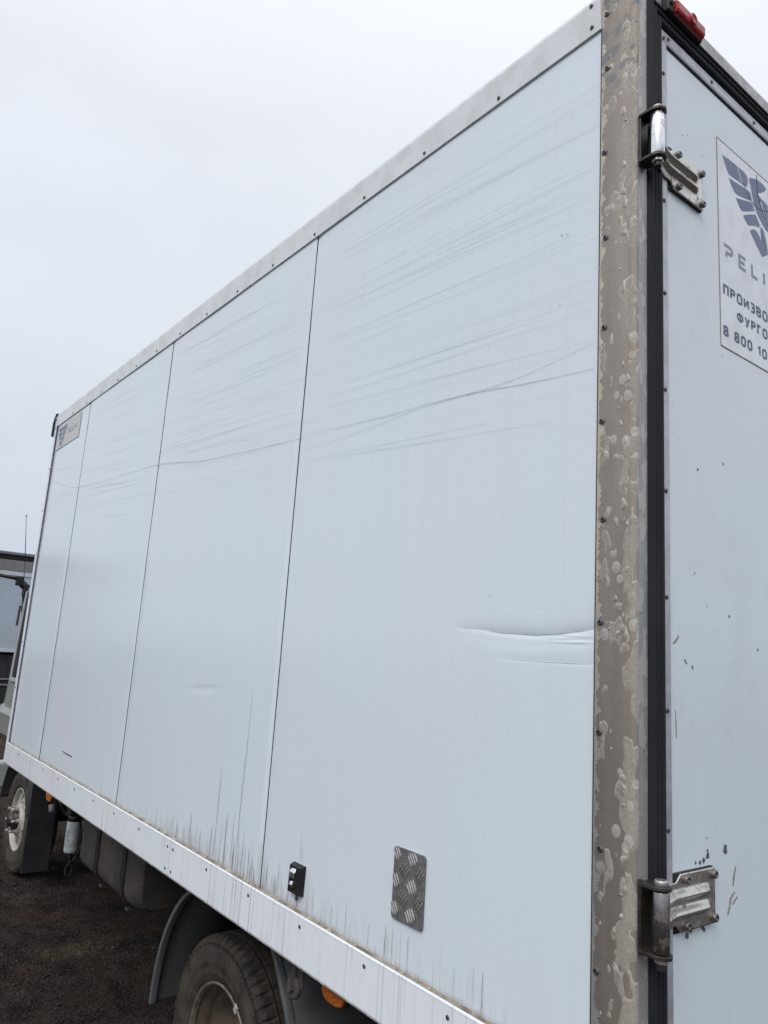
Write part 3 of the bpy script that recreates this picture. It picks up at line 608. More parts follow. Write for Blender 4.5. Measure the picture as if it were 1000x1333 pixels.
def text(s, y, z, h, w, gap, mat, parent, plane='rear', depth=.0801, wx=1.0):
    for q, ch in enumerate(s):
        wd, sts = GL[ch]; g = G()
        for j, st in enumerate(sts):
            dep = depth+.00002*j*(1 if plane == 'rear' else -1)
            cl = ch in 'О08' or (ch == 'Ф' and j == 0); pts = st
            cl2 = []
            for p in pts:
                if not cl2 or (Vector(p)-Vector(cl2[-1])).length > 1e-4: cl2.append(p)
            tf = (lambda p, y=y: (dep, y+p.x*h*wx, z+p.y*h)) if plane == 'rear' else (lambda p, y=y: (y+p.x*h*wx, dep, z+p.y*h))
            stroke(g, cl2, w/h, tf, cl)
        if g.v: obj('letter', g, mat, parent)
        y += wd*h*wx+gap
text('PELICAN', .333, 2.5745, .0285, .0078, .0310, 'greyt', stk, wx=1.16)
text('ПРОИЗВОДИТЕЛЬ', .3285, 2.4830, .0205, .0058, .0125, 'navyt', stk, wx=1.22)
text('ФУРГОНОВ', .3850, 2.4390, .0195, .0056, .0125, 'navyt', stk, wx=1.20)
text('8 800 100', .3250, 2.3870, .0195, .0058, .0130, 'navyt', stk, wx=1.22)

# chips, screw holes and smears on the door
g = G()
for y, z, s in ((.31, 2.095, .0055), (.212, 2.063, .0055), (.195, 1.854, .0035), (.238, 1.795, .003), (.321, 1.782, .0055), (.434, 1.723, .006), (.288, 1.349, .010), (.315, 2.335, .003), (.20, 2.35, .002), (.46, 1.40, .004), (.15, 2.70, .0035), (.19, 2.80, .003), (.17, 2.79, .003), (.25, 2.78, .0025), (.226, 1.352, .006), (.224, 1.374, .0035), (.24, 1.90, .002), (.3, 2.2, .002)):
    n = 9; ph = random.random()*6; s *= .62 if s < .008 else .9; g.add([(.0794, y+s*.75*math.cos(6.283*k/n)*(1+.3*math.sin(k*2+ph)), z+s*math.sin(6.283*k/n)*(1+.3*math.sin(k*3+ph))) for k in range(n)], [tuple(range(n))])
obj('paint_chip', g, 'darkmark', door)['kind'] = 'stuff'
g = G()
for pts, w in (([(.325, 1.315), (.318, 1.300), (.313, 1.282)], .006), ([(.320, 1.272), (.305, 1.262), (.300, 1.250), (.292, 1.235)], .008), ([(.33, 1.262), (.318, 1.256), (.31, 1.25)], .005), ([(.118, 1.716), (.128, 1.722), (.138, 1.733)], .006), ([(.155, 1.69), (.165, 1.682)], .005), ([(.18, 1.68), (.186, 1.673)], .005), ([(.125, 1.60), (.127, 1.55)], .003)):
    ribbon(g, smooth_pts(pts, 5, .0012), w, .0793, 'rear')
obj('grease_smear', g, 'smear', door)['kind'] = 'stuff'

# --- hinges: bracket on the post, chromed barrel, ribbed strap, four bolts
def hinge(zc, dz, flip, barrel_mat, strap_mat, lab):
    # bracket: plate on post face plus two forked lugs around the barrel
    g = G(); bx, by = .118, .015; bz = zc + dz
    g.box((.0845, .0005, bz-.056), (.0905, .0075, bz+.056)); g.box((.0845, .0080, bz-.050), (.0875, .0300, bz+.050))
    for s in (1, -1):
        z0 = bz+s*.050; prof = [(.086, -.002), (.100, -.003), (.118, -.003), (.1300, .002), (.1360, .015), (.1300, .028), (.118, .0330), (.100, .031), (.086, .026)]
        g.prism(prof, 'z', z0-.003, z0+.003)
    h = obj('hinge', g, 'dsteel', T, .001); h['label'] = lab
    obj('hinge_barrel', G().lathe([(.0001, -.0455), (.0120, -.0455), (.0132, -.0435), (.0132, .0435), (.0120, .0455), (.0001, .0455)], (bx, by, bz), (0, 0, 1), 28), barrel_mat, h)
    obj('hinge_pin', G().tube((bx, by, bz+.053), (bx, by, bz+.0615), .0105, .0100, 16), 'cream' if not flip else 'steel', h, .001)
    obj('hinge_nut', G().tube((bx, by, bz-.053), (bx, by, bz-.0605), .0112, n=6, smooth=False), 'steel', h, .001)
    obj('pin_end', G().tube((bx, by, bz-.0606), (bx, by, bz-.071), .0075, n=12), 'dsteel', h, .001)
    # strap as relief surface over (y,z)
    ys = np.linspace(.022, .232, 60); zs = np.linspace(-.047, .047, 48); hw = lambda y: .034 if y < .108 else (.034+(y-.108)/.014*.012 if y < .122 else .046)
    g = G(); v = []
    for y in ys:
        for zn in np.linspace(-1, 1, 48):
            hh = hw(y); z = zn*hh
            x = .0885 if y > .1 else .0885+(1-(y-.022)/.078)**1.6*.024
            rib = 0
            for c in (-.0135, .0135):
                prf = max(0, 1-abs(z-c)/.0105); prf = prf*prf*(3-2*prf); end = 1/(1+math.exp((y-.205)/.0035)); rib += .0115*prf*end*(.75+.25*min(1, (y-.022)/.05))
            v.append((x+rib, y, zc+z))
    m_ = 48; g.add(v, [(a*m_+b, a*m_+b+1, (a+1)*m_+b+1, (a+1)*m_+b) for a in range(59) for b in range(47)], True)
    st = obj('hinge_strap', g, strap_mat, h); so = st.modifiers.new('thick', 'SOLIDIFY'); so.thickness = .004; so.offset = -1 if True else 1
    g = G().box((.0792, .108, zc-.0475), (.0842, .2335, zc+.0475)); obj('hinge_gasket', g, 'black', h)
    for y, z in ((.135, .037), (.135, -.037), (.225, .036), (.225, -.036)):
        b = G().lathe([(.0075, -.001), (.0075, .0065), (.0060, .0078), (.0034, .0078), (.0030, .0035), (.0001, .0035)], (0, 0, 0), (1, 0, 0), 12)
        o = obj('bolt', b, 'bolt', h); o.location = (.0885, y, zc+z)
    return h
hinge(2.681, .006, False, 'chrome', 'steel', 'upper hinge with bright polished barrel')
hinge(1.280, -.004, True, 'hinge2', 'steel', 'lower hinge with dull rusty barrel and chipped paint around its plate')
g = G()
for y, z, s in ((.20, 1.335, .004), (.212, 1.337, .005), (.226, 1.344, .006), (.165, 1.232, .008), (.155, 1.222, .006), (.205, 1.230, .007), (.13, 1.236, .004), (.185, 1.336, .003), (.21, 1.222, .004)):
    n = 9; ph = random.random()*6; g.add([(.07935, y+s*math.cos(6.283*k/n)*(1+.3*math.sin(k*2+ph)), z+s*math.sin(6.283*k/n)*(1+.3*math.sin(k*3+ph))) for k in range(n)], [tuple(range(n))])
obj('paint_chip', g, 'darkmark', door)['kind'] = 'stuff'

# --- red marker lamp on the header
g = G().prism([(.0855, 3.0330), (.0950, 3.0310), (.1020, 3.0350), (.1035, 3.0640), (.0980, 3.0720), (.0855, 3.0730)], 'y', .083, .218)
lamp = obj('marker_lamp', g, 'black', T, .003); lamp['label'] = 'red marker lamp at the top rear corner'
g = G().prism([(.0960, 3.0335), (.1080, 3.0350), (.1120, 3.0420), (.1120, 3.0590), (.1070, 3.0675), (.0960, 3.0690)], 'y', .104, .214)
obj('lamp_lens', g, 'lens', lamp, .004, 3)
obj('lens_ring', G().lathe([(.0125, -.001), (.0125, .0030), (.0095, .0030), (.0085, .0012), (.0001, .0012)], (.1121, .163, 3.050), (1, 0, 0), 20), 'lens', lamp)
obj('lamp_screw', G().tube((.1030, .0935, 3.052), (.1060, .0935, 3.052), .0048, n=12), 'rivhole', lamp)

# --- latch lamp housing on the side
lx, lz = -.918, 1.077
g = G(); w_, h_ = .031, .037
outer = [(lx-w_, lz-h_), (lx+w_*.9, lz-h_), (lx+w_, lz+h_), (lx-w_*.9, lz+h_)]
inner = [(lx-w_*.62, lz-h_*.72), (lx+w_*.22, lz-h_*.72), (lx+w_*.22, lz+h_*.78), (lx-w_*.55, lz+h_*.78)]
dp = -.017
v = [(x, -.0015, z) for x, z in outer]+[(lx+(x-lx)*.84, dp, lz+(z-lz)*.88) for x, z in outer]+[(x, dp, z) for x, z in inner]+[(x, -.004, z) for x, z in inner]
q = lambda a, b: [(a+i, a+(i+1) % 4, b+(i+1) % 4, b+i) for i in range(4)]
g.add(v, q(0, 4)+q(4, 8)+q(8, 12)+[(12, 13, 14, 15)])
lat = obj('side_latch', g, 'black', T, .0012); lat['label'] = 'small black housing with a broken chrome insert'
g = G().prism([(-.0045, lz+.026), (-.014, lz+.027), (-.0205, lz+.017), (-.0200, lz+.003), (-.0175, lz+.002), (-.0165, lz+.014), (-.0150, lz+.020), (-.0045, lz+.021)], 'x', lx-.019, lx+.006, True)
g.prism([(-.0045, lz-.004), (-.0150, lz-.006), (-.0190, lz-.014), (-.0150, lz-.023), (-.0045, lz-.025)], 'x', lx-.018, lx-.005)
obj('chrome_insert', g, 'chrome', lat, .001)
obj('insert_pin', G().tube((lx-.002, -.010, lz-.024), (lx-.002, -.010, lz+.006), .0035).tube((lx+.004, -.006, lz-.05), (lx+.003, -.006, lz-.036), .0028), 'dsteel', lat)

# --- checker plate patch, lugs in real relief
px0, px1, pz0, pz1 = -.529, -.4255, 1.0985, 1.2465
def rrect(x0, z0, x1, z1, r, n=5):
    o = []
    for cx, cz, a in ((x1-r, z1-r, 0), (x0+r, z1-r, 90), (x0+r, z0+r, 180), (x1-r, z0+r, 270)):
        o += [(cx+r*math.cos(R(a+90*k/n)), cz+r*math.sin(R(a+90*k/n))) for k in range(n+1)]
    return o
pl = obj('checker_plate', G().prism(rrect(px0, pz0, px1, pz1, .008), 'y', -.0055, -.0005), 'plate', T, .0008); pl['label'] = 'riveted patch of aluminium checker plate'
g = G()
def lug(cx, cz, a, ln, wd):
    ca, sa = math.cos(a), math.sin(a); base = []; top = []
    prof = [(-1, 0), (-.6, .7), (0, 1), (.6, .7), (1, 0), (.6, -.7), (0, -1), (-.6, -.7)]
    for u, v_ in prof:
        for lst, k, y in ((base, 1, -.0053), (top, .5, -.0080)):
            U, V = u*ln/2*(1 if k == 1 else .8), v_*wd/2*k; X, Z = cx+U*ca-V*sa, cz+U*sa+V*ca
            lst.append((min(max(X, px0+.001), px1-.001), y, min(max(Z, pz0+.001), pz1-.001)))
    g.add(base+top, [(i, (i+1) % 8, 8+(i+1) % 8, 8+i) for i in range(8)]+[tuple(range(8, 16))], True)
cc = .0285
for i in range(-2, 7):
    for j in range(-2, 8):
        if (i+j) % 2: continue
        cx, cz = px0+.008+cc*i, pz0+.020+cc*j; a = R(58) if i % 2 else R(-58)
        for k in (-1.5, -.5, .5, 1.5):
            ox, oz = -math.sin(a)*k*.0076, math.cos(a)*k*.0076; ln = .033 if abs(k) < 1 else .028
            if px0+.003 < cx+ox < px1-.003 and pz0+.004 < cz+oz < pz1-.004: lug(cx+ox, cz+oz, a, ln, .0036)
lgs = obj('raised_lug', g, 'lug', pl); lgs['kind'] = 'stuff'

# --- printed tag on the front panel
tag = obj('printed_tag', G().box((-4.215, -.0031, 2.826), (-3.705, -.0021, 2.983)), 'tag', T); tag['label'] = 'faded beige tag with small blue wing emblem'
g = G()
for q, (x0, x1, z0, z1, sl) in enumerate(((-4.19, -4.10, 2.940, 2.968, 0), (-4.185, -4.10, 2.910, 2.934, .006), (-4.165, -4.10, 2.882, 2.904, .01), (-4.145, -4.095, 2.856, 2.877, .014), (-4.09, -3.99, 2.935, 2.968, -.004), (-4.09, -4.015, 2.905, 2.930, -.01), (-4.09, -4.04, 2.868, 2.900, -.016))):
    g.add([(x0, -.0034, z1), (x1, -.0034, z1), (x1-(.012 if q > 3 else 0), -.0034, z0), (x0+(.016 if q < 4 else 0), -.0034, z0+sl*.3)], [(0, 1, 2, 3)])
g.add([(-4.135, -.00345, 2.853), (-4.055, -.00345, 2.862), (-4.09, -.00345, 2.833)], [(0, 1, 2)])
obj('wing_emblem', g, 'navy', tag)
text('PELICAN', -3.975, 2.898, .026, .0055, .0085, 'greyt', tag, 'side', -.0034, 1.1)

# ------------------------------------------------------------------ under the box
g = G().box((-L, .05, .925), (.0, W-.05, .9595)); obj('floor_frame', g, 'under', T)
g = G()
for k in range(9): g.box((-L+.1+k*.52, .06, .865), (-L+.16+k*.52, W-.06, .9245))
obj('cross_member', g, 'under', T)['kind'] = 'stuff'
for y in (.72, 1.40): obj('chassis_rail', G().box((-6.2, y, .62), (-.25, y+.08, .84)), 'under', T)
obj('sub_frame', G().box((-L+.05, .70, .8405), (-.2, .82, .864)).box((-L+.05, 1.38, .8405), (-.2, 1.50, .864)), 'under', T)
g = G().tube((-1.57, .30, .36), (-1.57, 1.9, .36), .06, n=20).lathe([(.0001, -.16), (.1, -.14), (.17, -.05), (.17, .05), (.1, .14), (.0001, .16)], (-1.57, 1.1, .36), (0, 1, 0), 24); obj('rear_axle', g, 'under', T)
obj('drive_shaft', G().tube((-1.6, 1.1, .40), (-4.3, 1.1, .62), .045, n=16), 'under', T)
obj('gearbox', G().box((-5.1, .88, .42), (-4.2, 1.32, .80)), 'under', T, .05)
obj('front_axle', G().tube((-5.2, .45, .36), (-5.2, 1.75, .36), .05), 'under', T)
g = G(); 
for y in (.62, 1.52):
    for k in range(4): g.box((-2.15+k*.09, y, .53-k*.013), (-1.0-k*.09, y+.06, .542-k*.013))
obj('leaf_spring', g, 'under', T)
obj('air_tank', G().lathe([(.0001, -.36), (.09, -.34), (.13, -.28), (.13, .28), (.09, .34), (.0001, .36)], (-3.9, .95, .62), (1, 0, 0), 24), 'under', T)
obj('battery_box', G().box((-4.15, .86, .40), (-3.45, 1.3, .80)), 'under', T, .02)
obj('far_side_box', G().box((-3.5, 1.6, .38), (-2.2, 2.1, .86)), 'under', T, .03)
obj('spare_wheel_tray', G().box((-.95, .85, .50), (-.25, 1.35, .62)), 'under', T, .03)
obj('spring_hanger', G().box((-2.20, .60, .45), (-2.08, .70, .66)).box((-1.05, .60, .45), (-.95, .70, .66)), 'under', T)

# --- wheels
def tyre_mesh(R0, rb, w):
    hw = w/2; prof = [(rb, hw*.80), (rb+.010, hw*.90), (rb+.030, hw*.985), (rb+.032, hw*1.0), (rb+.040, hw*1.005), (rb+.058, hw*1.03), (rb+.060, hw*1.045), (rb+.072, hw*1.045), (R0-.040, hw*1.02), (R0-.024, hw*.97), (R0-.0235, hw*.985), (R0-.010, hw*.90), (R0-.002, hw*.80), (R0, hw*.66), (R0, hw*.42), (R0-.010, hw*.40), (R0-.010, hw*.34), (R0, hw*.32), (R0+.001, 0)]
    prof = prof + [(r, -h) for r, h in prof[-2::-1]]
    m = len(prof)
    def mod(i, j):
        jj = min(j, m-1-j)
        if jj in (10, 11, 12, 13): return -.0095 if (i % 6) in (0, 1) else 0
        if jj == 9: return -.004 if (i % 6) in (0, 1) else 0
        if jj in (17, 18): return -.008 if ((i+3) % 12) in (0,) else 0
        return 0
    return mesh(G().lathe(prof, (0, 0, 0), (0, -1, 0), 360, False, mod), 'tyre', M['tyre'])
TY = tyre_mesh(.352, .206, .205)
for p in TY.polygons:
    p.use_smooth = p.center.xz.length < .335
def wheel(name, loc, front, parent, lab=None):
    e = bpy.data.objects.new(name, None); COL.objects.link(e); e.parent = parent; e.location = loc; e.empty_display_size = .1
    if lab: e['label'] = lab
    link('tyre', TY, e)
    if front:
        pr_ = [(.200, -.085), (.2115, -.088), (.2125, -.080), (.205, -.074), (.195, -.060), (.190, 0), (.190, .045), (.197, .070), (.206, .078), (.2125, .084), (.2120, .092), (.2060, .0935), (.2000, .088), (.192, .074), (.186, .060), (.182, .056)]
        obj('rim', G().lathe(pr_, (0, 0, 0), (0, -1, 0), 64), 'rimlight', e)
        # disc with round hand holes: flat ring cut by holes
        cu = bpy.data.curves.new('wheel_disc', 'CURVE'); cu.dimensions = '2D'; cu.fill_mode = 'BOTH'; cu.extrude = .003
        def circ(cx, cy, r, n):
            s = cu.splines.new('POLY'); s.points.add(n-1); s.use_cyclic_u = True
            for k in range(n): s.points[k].co = (cx+r*math.cos(6.28318*k/n), cy+r*math.sin(6.28318*k/n), 0, 1)
        circ(0, 0, .1835, 64); circ(0, 0, .108, 48)
        for k in range(6): a = R(60*k+34); circ(.148*math.cos(a), .148*math.sin(a), .0205, 20)
        tmp = bpy.data.objects.new('tmp', cu); COL.objects.link(tmp); dg = bpy.context.evaluated_depsgraph_get(); me = bpy.data.meshes.new_from_object(tmp.evaluated_get(dg)); bpy.data.objects.remove(tmp)
        for v in me.vertices:
            x, y, z = v.co; r = math.hypot(x, y); v.co = (x, -.062-z-(.183-r)*.30, y)
        me.materials.clear(); me.materials.append(M['rimlight']); me.update(); link('wheel_disc', me, e)
        obj('disc_cone', G().lathe([(.110, .0835), (.106, .094), (.100, .098), (.070, .098), (.0665, .094), (.0660, .06)], (0, 0, 0), (0, -1, 0), 48), 'rimlight', e)
        obj('hub', G().lathe([(.0655, .0), (.0655, .120), (.058, .128), (.046, .130), (.044, .150), (.036, .156), (.0001, .157)], (0, 0, 0), (0, -1, 0), 32), 'dsteel', e)
        for k in range(6):
            a = R(60*k+4); cx, cz = .085*math.cos(a), .085*math.sin(a)
            obj('wheel_nut', G().tube((cx, -.096, cz), (cx, -.118, cz), .0135, n=6, smooth=False).tube((cx, -.118, cz), (cx, -.150, cz), .0085), 'rimlight', e)
    else:
        pr_ = [(.196, -.085), (.2115, -.086), (.2125, -.078), (.205, -.072), (.192, -.055), (.186, -.01), (.184, .035), (.190, .058), (.2030, .076)]
        obj('rim', G().lathe(pr_, (0, 0, 0), (0, -1, 0), 64), 'rimbrown', e)
        obj('rim_edge', G().lathe([(.2030, .0762), (.2065, .083), (.2120, .088), (.2125, .0945), (.2070, .0965), (.2022, .091), (.1985, .080)], (0, 0, 0), (0, -1, 0), 72), 'rimedge', e)
        obj('wheel_disc', G().lathe([(.1835, .030), (.178, .020), (.165, -.010), (.140, -.045), (.118, -.060), (.075, -.062), (.0740, -.04)], (0, 0, 0), (0, -1, 0), 48), 'rimbrown', e)
        obj('hub', G().lathe([(.074, -.10), (.074, -.02), (.060, .0), (.055, .02), (.0001, .024)], (0, 0, 0), (0, -1, 0), 32), 'dsteel', e)
        for k in range(6):
            a = R(60*k+12); cx, cz = .098*math.cos(a), .098*math.sin(a)
            obj('wheel_nut', G().tube((cx, .06, cz), (cx, .032, cz), .014, n=6, smooth=False), 'dsteel', e)
        g = G(); a = R(60); g.box((-.010, -.098, .196), (.010, -.088, .2225)); bw = obj('balance_weight', g, 'cream', e, .002); bw.rotation_euler = (0, R(30), 0)
    return e
wheel('wheel', (-1.575, .255, .352), False, T, 'outer rear wheel with brown dished rim')
wheel('wheel', (-1.575, .485, .352), False, T, 'inner rear wheel')
wheel('wheel', (-5.20, .435, .345), True, T, 'front wheel with pale grey disc and protruding studs')
for x, y in ((-1.575, W-.255), (-5.20, W-.435)):
    w = wheel('wheel', (x, y, .352), x < -3, T, 'wheel on the far side'); w.rotation_euler = (0, 0, math.pi)

# --- rear mudguard: rolled lip and shell
def arcshell(cx, cz, r, a0, a1, y0, y1, th, n=40, line=None):
    g = G(); v = []
    if line is None: line = [(cx+r*math.cos(R(a0+(a1-a0)*k/n)), cz+r*math.sin(R(a0+(a1-a0)*k/n))) for k in range(n+1)]
    n = len(line)-1; P = [Vector(p) for p in line]
    for k in range(n+1):
        d = (P[min(k+1, n)]-P[max(k-1, 0)]).normalized(); nn = Vector((-d.y, d.x)); q_ = P[k]+nn*th
        for p, y in ((P[k], y0), (P[k], y1), (q_, y1), (q_, y0)): v.append((p.x, y, p.y))
    g.add(v, [(4*k+j, 4*k+(j+1) % 4, 4*k+4+(j+1) % 4, 4*k+4+j) for k in range(n) for j in range(4)], True); g.add(v, [(0, 1, 2, 3), tuple(4*n+j for j in range(4))]); return g
FL = smooth_pts([(-.935, .36), (-.955, .46), (-.990, .58), (-1.038, .673), (-1.093, .754), (-1.149, .824), (-1.203, .858), (-1.30, .872), (-1.45, .874), (-1.60, .868), (-1.70, .842), (-1.80, .775), (-1.875, .685), (-1.925, .59), (-1.955, .48), (-1.965, .385)], 5)
FL2 = [(x*1.0, z) for x, z in FL]
fd = obj('mudguard', arcshell(0, 0, 0, 0, 0, .105, .62, .005, line=FL), 'fender', T)
obj('mudguard_lip', arcshell(0, 0, 0, 0, 0, .080, .1045, .015, line=FL), 'lip', fd, .003)
g = G().tube((-.985, .06, .90), (-.992, .06, .80), .012, n=10).lathe([(.0001, -.008), (.026, -.008), (.030, -.004), (.030, .004), (.026, .008), (.0001, .008)], (-.992, .06, .785), (0, -1, 0), 24).tube((-.992, .052, .785), (-.992, .042, .785), .012, n=6, smooth=False)
g.prism([(-1.012, .79), (-.955, .79), (-.962, .93), (-.998, .93)], 'y', .060, .068)
obj('mudguard_bracket', g, 'tank', fd, .001)
# --- amber side markers
def amber(x, y, z, s=1):
    o = obj('side_marker_lamp', G().prism([(x-.050*s, z+.045*s), (x-.050*s, z-.006*s), (x-.042*s, z-.020*s), (x-.020*s, z-.028*s), (x+.020*s, z-.028*s), (x+.042*s, z-.020*s), (x+.050*s, z-.006*s), (x+.050*s, z+.045*s)], 'y', y+.006, y+.012), 'black', T)
    p = [(x-.046*s, z+.045*s), (x-.046*s, z-.005*s), (x-.039*s, z-.018*s), (x-.019*s, z-.025*s), (x+.019*s, z-.025*s), (x+.039*s, z-.018*s), (x+.046*s, z-.005*s), (x+.046*s, z+.045*s)]
    obj('lamp_lens', G().prism(p, 'y', y-.008, y+.0055), 'amber', o, .004, 3); return o
amber(-.742, .012, .868)
o = amber(-4.40, .32, .650, 1.3); o.children[0].data.materials[0] = M['lampbright']

# --- fuel tank with straps
tp = []
tz0, tz1, ty0, ty1, rr0 = .455, .90, .245, .80, .085
for cy, cz, a in ((ty1-rr0, tz1-rr0, 0), (ty0+rr0, tz1-rr0, 90), (ty0+rr0, tz0+rr0, 180), (ty1-rr0, tz0+rr0, 270)): tp += [(cy+rr0*math.cos(R(a+90*k/6)), cz+rr0*math.sin(R(a+90*k/6))) for k in range(7)]
def inset(p, k): return [((y-.52)*k+.52, (z-.68)*k+.68) for y, z in p]
g = G(); rings = []; xs_ = [(-3.46, .93), (-3.45, .975), (-3.43, 1), (-2.72, 1), (-2.66, .985), (-2.62, .95), (-2.60, .90)]
for x, k in xs_: rings += [(x, y, z) for y, z in inset(tp, k)]
n = len(tp); g.add(rings, [(a*n+b, a*n+(b+1) % n, (a+1)*n+(b+1) % n, (a+1)*n+b) for a in range(len(xs_)-1) for b in range(n)], True); g.add(rings, [tuple(range(n)), tuple(6*n+q for q in range(n))])
tk = obj('fuel_tank', g, 'tank', T)
for x in (-3.16, -2.78):
    s = G(); a = inset(tp, 1.0); o_ = [(y+(.007 if y > .52 else -.007), z+(.007 if z > .68 else -.007)) for y, z in a]
    v = [(x-.022, *q) for q in o_]+[(x+.022, *q) for q in o_]+[(x-.022, *q) for q in a]+[(x+.022, *q) for q in a]
    s.add(v, [(b, (b+1) % n, n+(b+1) % n, n+b) for b in range(n)]+[(b, (b+1) % n, 2*n+(b+1) % n, 2*n+b) for b in range(n)]+[(n+b, n+(b+1) % n, 3*n+(b+1) % n, 3*n+b) for b in range(n)])
    obj('tank_strap', s, 'strap', tk)
    obj('strap_lug', G().box((x-.018, ty0+.03, tz0-.020), (x+.018, ty0+.09, tz0-.0075)), 'tank', tk, .002)
obj('tank_seam', G().prism([(-2.600, .66), (-2.594, .664), (-2.600, .668)], 'y', .30, .74), 'tank', tk)
# --- white filter
g = G().lathe([(.0001, 0), (.030, .0), (.036, .004), (.0395, .018), (.0395, .165), (.036, .172), (.0001, .172)], (-3.80, .31, .448), (0, 0, 1), 28); ff = obj('oil_filter', g, 'filt', T); ff['label'] = 'white canister filter hanging under the box'
obj('filter_head', G().tube((-3.80, .31, .621), (-3.80, .31, .655), .040, n=20).box((-3.84, .27, .655), (-3.76, .37, .70)).tube((-3.80, .31, .70), (-3.82, .40, .90), .018), 'dsteel', ff)
g = G().tube((-3.80, .31, .447), (-3.80, .31, .410), .010)
ring = [(-3.79, .31+.018*math.cos(t), .355+.034*math.sin(t)) for t in [6.283*k/14 for k in range(15)]]; g.path(ring, .006); g.tube((-3.80, .31, .41), (-3.79, .31, .385), .006); g.path([(-3.76, .33, .62), (-3.72, .34, .50), (-3.74, .33, .44), (-3.79, .32, .40)], .007)
obj('drain_ring', g, 'strap', ff)
g = G()
for k in range(6): g.add([(-3.80+.0400*math.cos(a), .31+.0400*math.sin(a), z) for z in (.520+.010*k, .525+.010*k) for a in [R(-75+5*q) for q in range(6 if k % 2 else 8)]], [(q, q+1, q+1+(6 if k % 2 else 8), q+(6 if k % 2 else 8)) for q in range((6 if k % 2 else 8)-1)])
obj('printed_lines', g, 'greyt', ff)
# --- front mud flap and inner arch
obj('mud_flap', G().box((-4.760, .30, .095), (-4.748, .475, .70)), 'flap', T, .004)
obj('front_arch', arcshell(-5.2, .37, .42, 10, 172, .30, .75, .006), 'black', T)
g = G().path([(-4.30, .45, .80), (-4.15, .5, .72), (-4.0, .5, .74), (-3.9, .45, .82)], .012).path([(-4.45, .40, .60), (-4.35, .42, .54), (-4.2, .5, .56)], .009); obj('air_hose', g, 'strap', T)
obj('hose_fitting', G().tube((-4.36, .33, .60), (-4.34, .33, .56), .018, n=10), 'seamlip', T)

# ------------------------------------------------------------------ cab in front of the box
cabp = [(.230, .90), (.215, 1.05), (.255, 1.085), (.262, 1.20), (.268, 1.31), (.288, 1.99), (.300, 2.030), (.345, 2.065), (.46, 2.105), (.70, 2.13)]
full = cabp+[(W-y, z) for y, z in cabp[::-1]]
g = G(); n = len(full); cx_ = [(-4.40, 1.0, 0), (-5.705, 1.0, 0), (-5.76, .975, 0), (-6.05, .93, 0)]
v = []
for x, k, _ in cx_: v += [(x - (0 if x > -5.8 else max(0, (1.3-z)*.0)), 1.1+(y-1.1)*k, z if x > -6 or z < 1.35 else 1.35+(z-1.35)*.78) for y, z in full]
g.add(v, [(a*n+b, a*n+b+1, (a+1)*n+b+1, (a+1)*n+b) for a in range(3) for b in range(n-1)]); g.add(v, [tuple(range(n)), tuple(3*n+q for q in range(n))])
cabo = obj('cab', g, 'cab', T, .006); cabo['label'] = 'grey green truck cab, mostly hidden past the box'
def skew(x0, x1, z0, z1, off, th):   # plate following the leaning cab side
    yy = lambda z: (.268+(z-1.31)/(1.99-1.31)*.020) if z > 1.31 else (.255+(z-1.085)/(1.31-1.085)*.013)
    v = [(x, yy(z)-off+t, z) for x in (x0, x1) for z in (z0, z1) for t in (-th, 0)]
    return G().add(v, [(0, 1, 3, 2), (4, 6, 7, 5), (0, 4, 5, 1), (2, 3, 7, 6), (0, 2, 6, 4), (1, 5, 7, 3)])
obj('door_window', skew(-5.66, -4.80, 1.315, 1.975, .003, .002), 'darkglass', cabo)
obj('window_frame', skew(-5.700, -5.664, 1.285, 1.985, .003, .010), 'cabtrim', cabo, .002)
obj('belt_strip', skew(-5.66, -4.80, 1.285, 1.312, .003, .012), 'cabtrim', cabo, .002)
obj('vent_visor', skew(-5.760, -5.715, 1.71, 1.87, .022, .008), 'black', cabo)
obj('door_handle', skew(-5.05, -4.92, 1.16, 1.19, .004, .03), 'black', cabo, .004)
g = G().box((-5.82, .27, 1.955), (-5.74, .36, 2.04)).box((-5.80, .205, 2.03), (-5.75, .262, 2.105)).tube((-5.78, .33, 1.99), (-5.78, .24, 2.06), .030).tube((-5.77, .27, 2.04), (-5.77, .305, 1.85), .012)
mb = obj('mirror_bracket', g, 'black', cabo, .006)
obj('mirror_arm', G().path([(-5.775, .24, 2.082), (-5.775, .08, 2.098), (-5.775, -.06, 2.098)], .014), 'black', mb)
obj('mirror_head', G().box((-5.80, -.17, 1.60), (-5.75, .02, 2.06)), 'black', mb, .02)
obj('mirror_glass', G().box((-5.7495, -.16, 1.62), (-5.748, .01, 2.04)), 'chrome', mb)
obj('antenna', G().tube((-5.78, .2850, 1.82), (-5.78, .2520, 2.22), .0045, .0038, 6).tube((-5.78, .2520, 2.22), (-5.78, .207, 2.60), .0038, .0022, 6).tube((-5.78, .207, 2.60), (-5.78, .2065, 2.608), .006, n=8), 'dsteel', mb)
obj('windscreen', G().box((-6.07, .42, 1.38), (-6.062, W-.42, 1.92)), 'glass', cabo)
obj('front_bumper', G().box((-6.16, .28, .42), (-6.0, W-.28, .62)), 'cabtrim', cabo, .02)

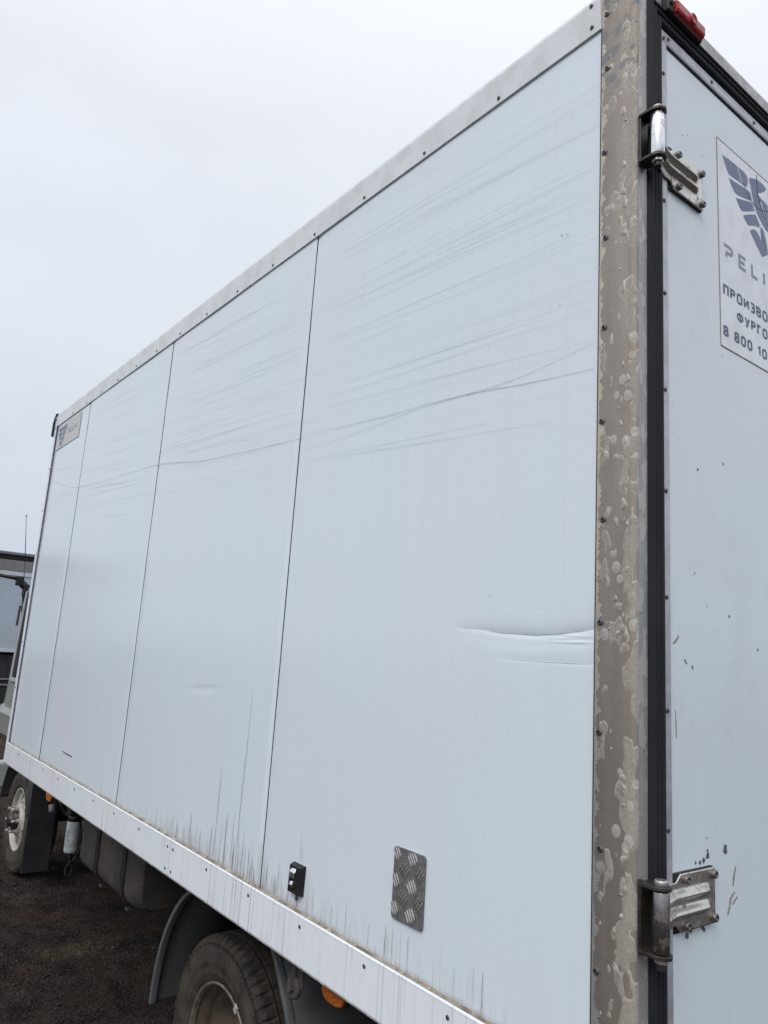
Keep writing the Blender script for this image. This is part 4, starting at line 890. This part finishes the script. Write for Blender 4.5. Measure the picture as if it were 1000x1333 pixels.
# ================================================================== SECOND TRUCK AHEAD
X2 = -14.0
T2 = thing('parked_truck', 'pale box truck with grey top rail parked crosswise ahead, beyond the cab mirror', 'truck', (0, 0, 0))
obj('box_body', G().box((X2-2.3, -3.6, 1.36), (X2-.004, 3.6, 3.03)), 'tside', T2)
obj('roof', G().box((X2-2.3, -3.62, 3.0305), (X2+.03, 3.62, 3.085)), 'tgrey', T2, .01)
obj('roof_gutter', G().box((X2-.0035, -3.6, 2.935), (X2+.005, 3.6, 3.030)), 'gap', T2)
obj('top_rail', G().box((X2-.0035, -3.6, 2.745), (X2+.028, 3.6, 2.934)), 'tgrey', T2, .006)
obj('rail_trim', G().box((X2-.0035, -3.6, 2.66), (X2+.020, 3.6, 2.744)), 'tpale', T2, .004)
for k in range(6): obj('side_panel', G().box((X2-.0035, -3.59+k*1.2, 1.365), (X2+.006, -3.59+k*1.2+1.19, 2.659)), 'tside', T2)
obj('bottom_rail', G().box((X2-.01, -3.6, 1.30), (X2+.022, 3.6, 1.362)), 'tpale', T2, .004)
obj('chassis', G().box((X2-2.0, -3.5, .86), (X2-.25, 3.6, 1.298)), 'under', T2)
for z in (.83, .73): obj('side_guard_rail', G().box((X2-.03, -2.0, z-.012), (X2, 2.6, z+.012)), 'tgrey', T2)
obj('undercarriage_shade', G().box((X2-.08, -2.0, .40), (X2-.032, 2.6, 1.25)), 'flap', T2)  # dark sheet added to stand in for the shaded undercarriage
for y in (-2.7, 3.0, 4.2+.6):
    g = G().lathe([(.25, -.12), (.44, -.12), (.48, -.08), (.48, .08), (.44, .12), (.25, .12)], (X2-.25, y, .47), (1, 0, 0), 36).lathe([(.25, .10), (.22, .06), (.10, .02), (.09, .10), (.0001, .11)], (X2-.25, y, .47), (1, 0, 0), 36); obj('wheel', g, 'tyre', T2)
obj('cab', G().prism([(3.75, .6), (5.6, .6), (5.65, 1.5), (5.3, 2.65), (3.75, 2.75)][::1], 'x', X2-2.2, X2-.1), 'cab', T2, .05)
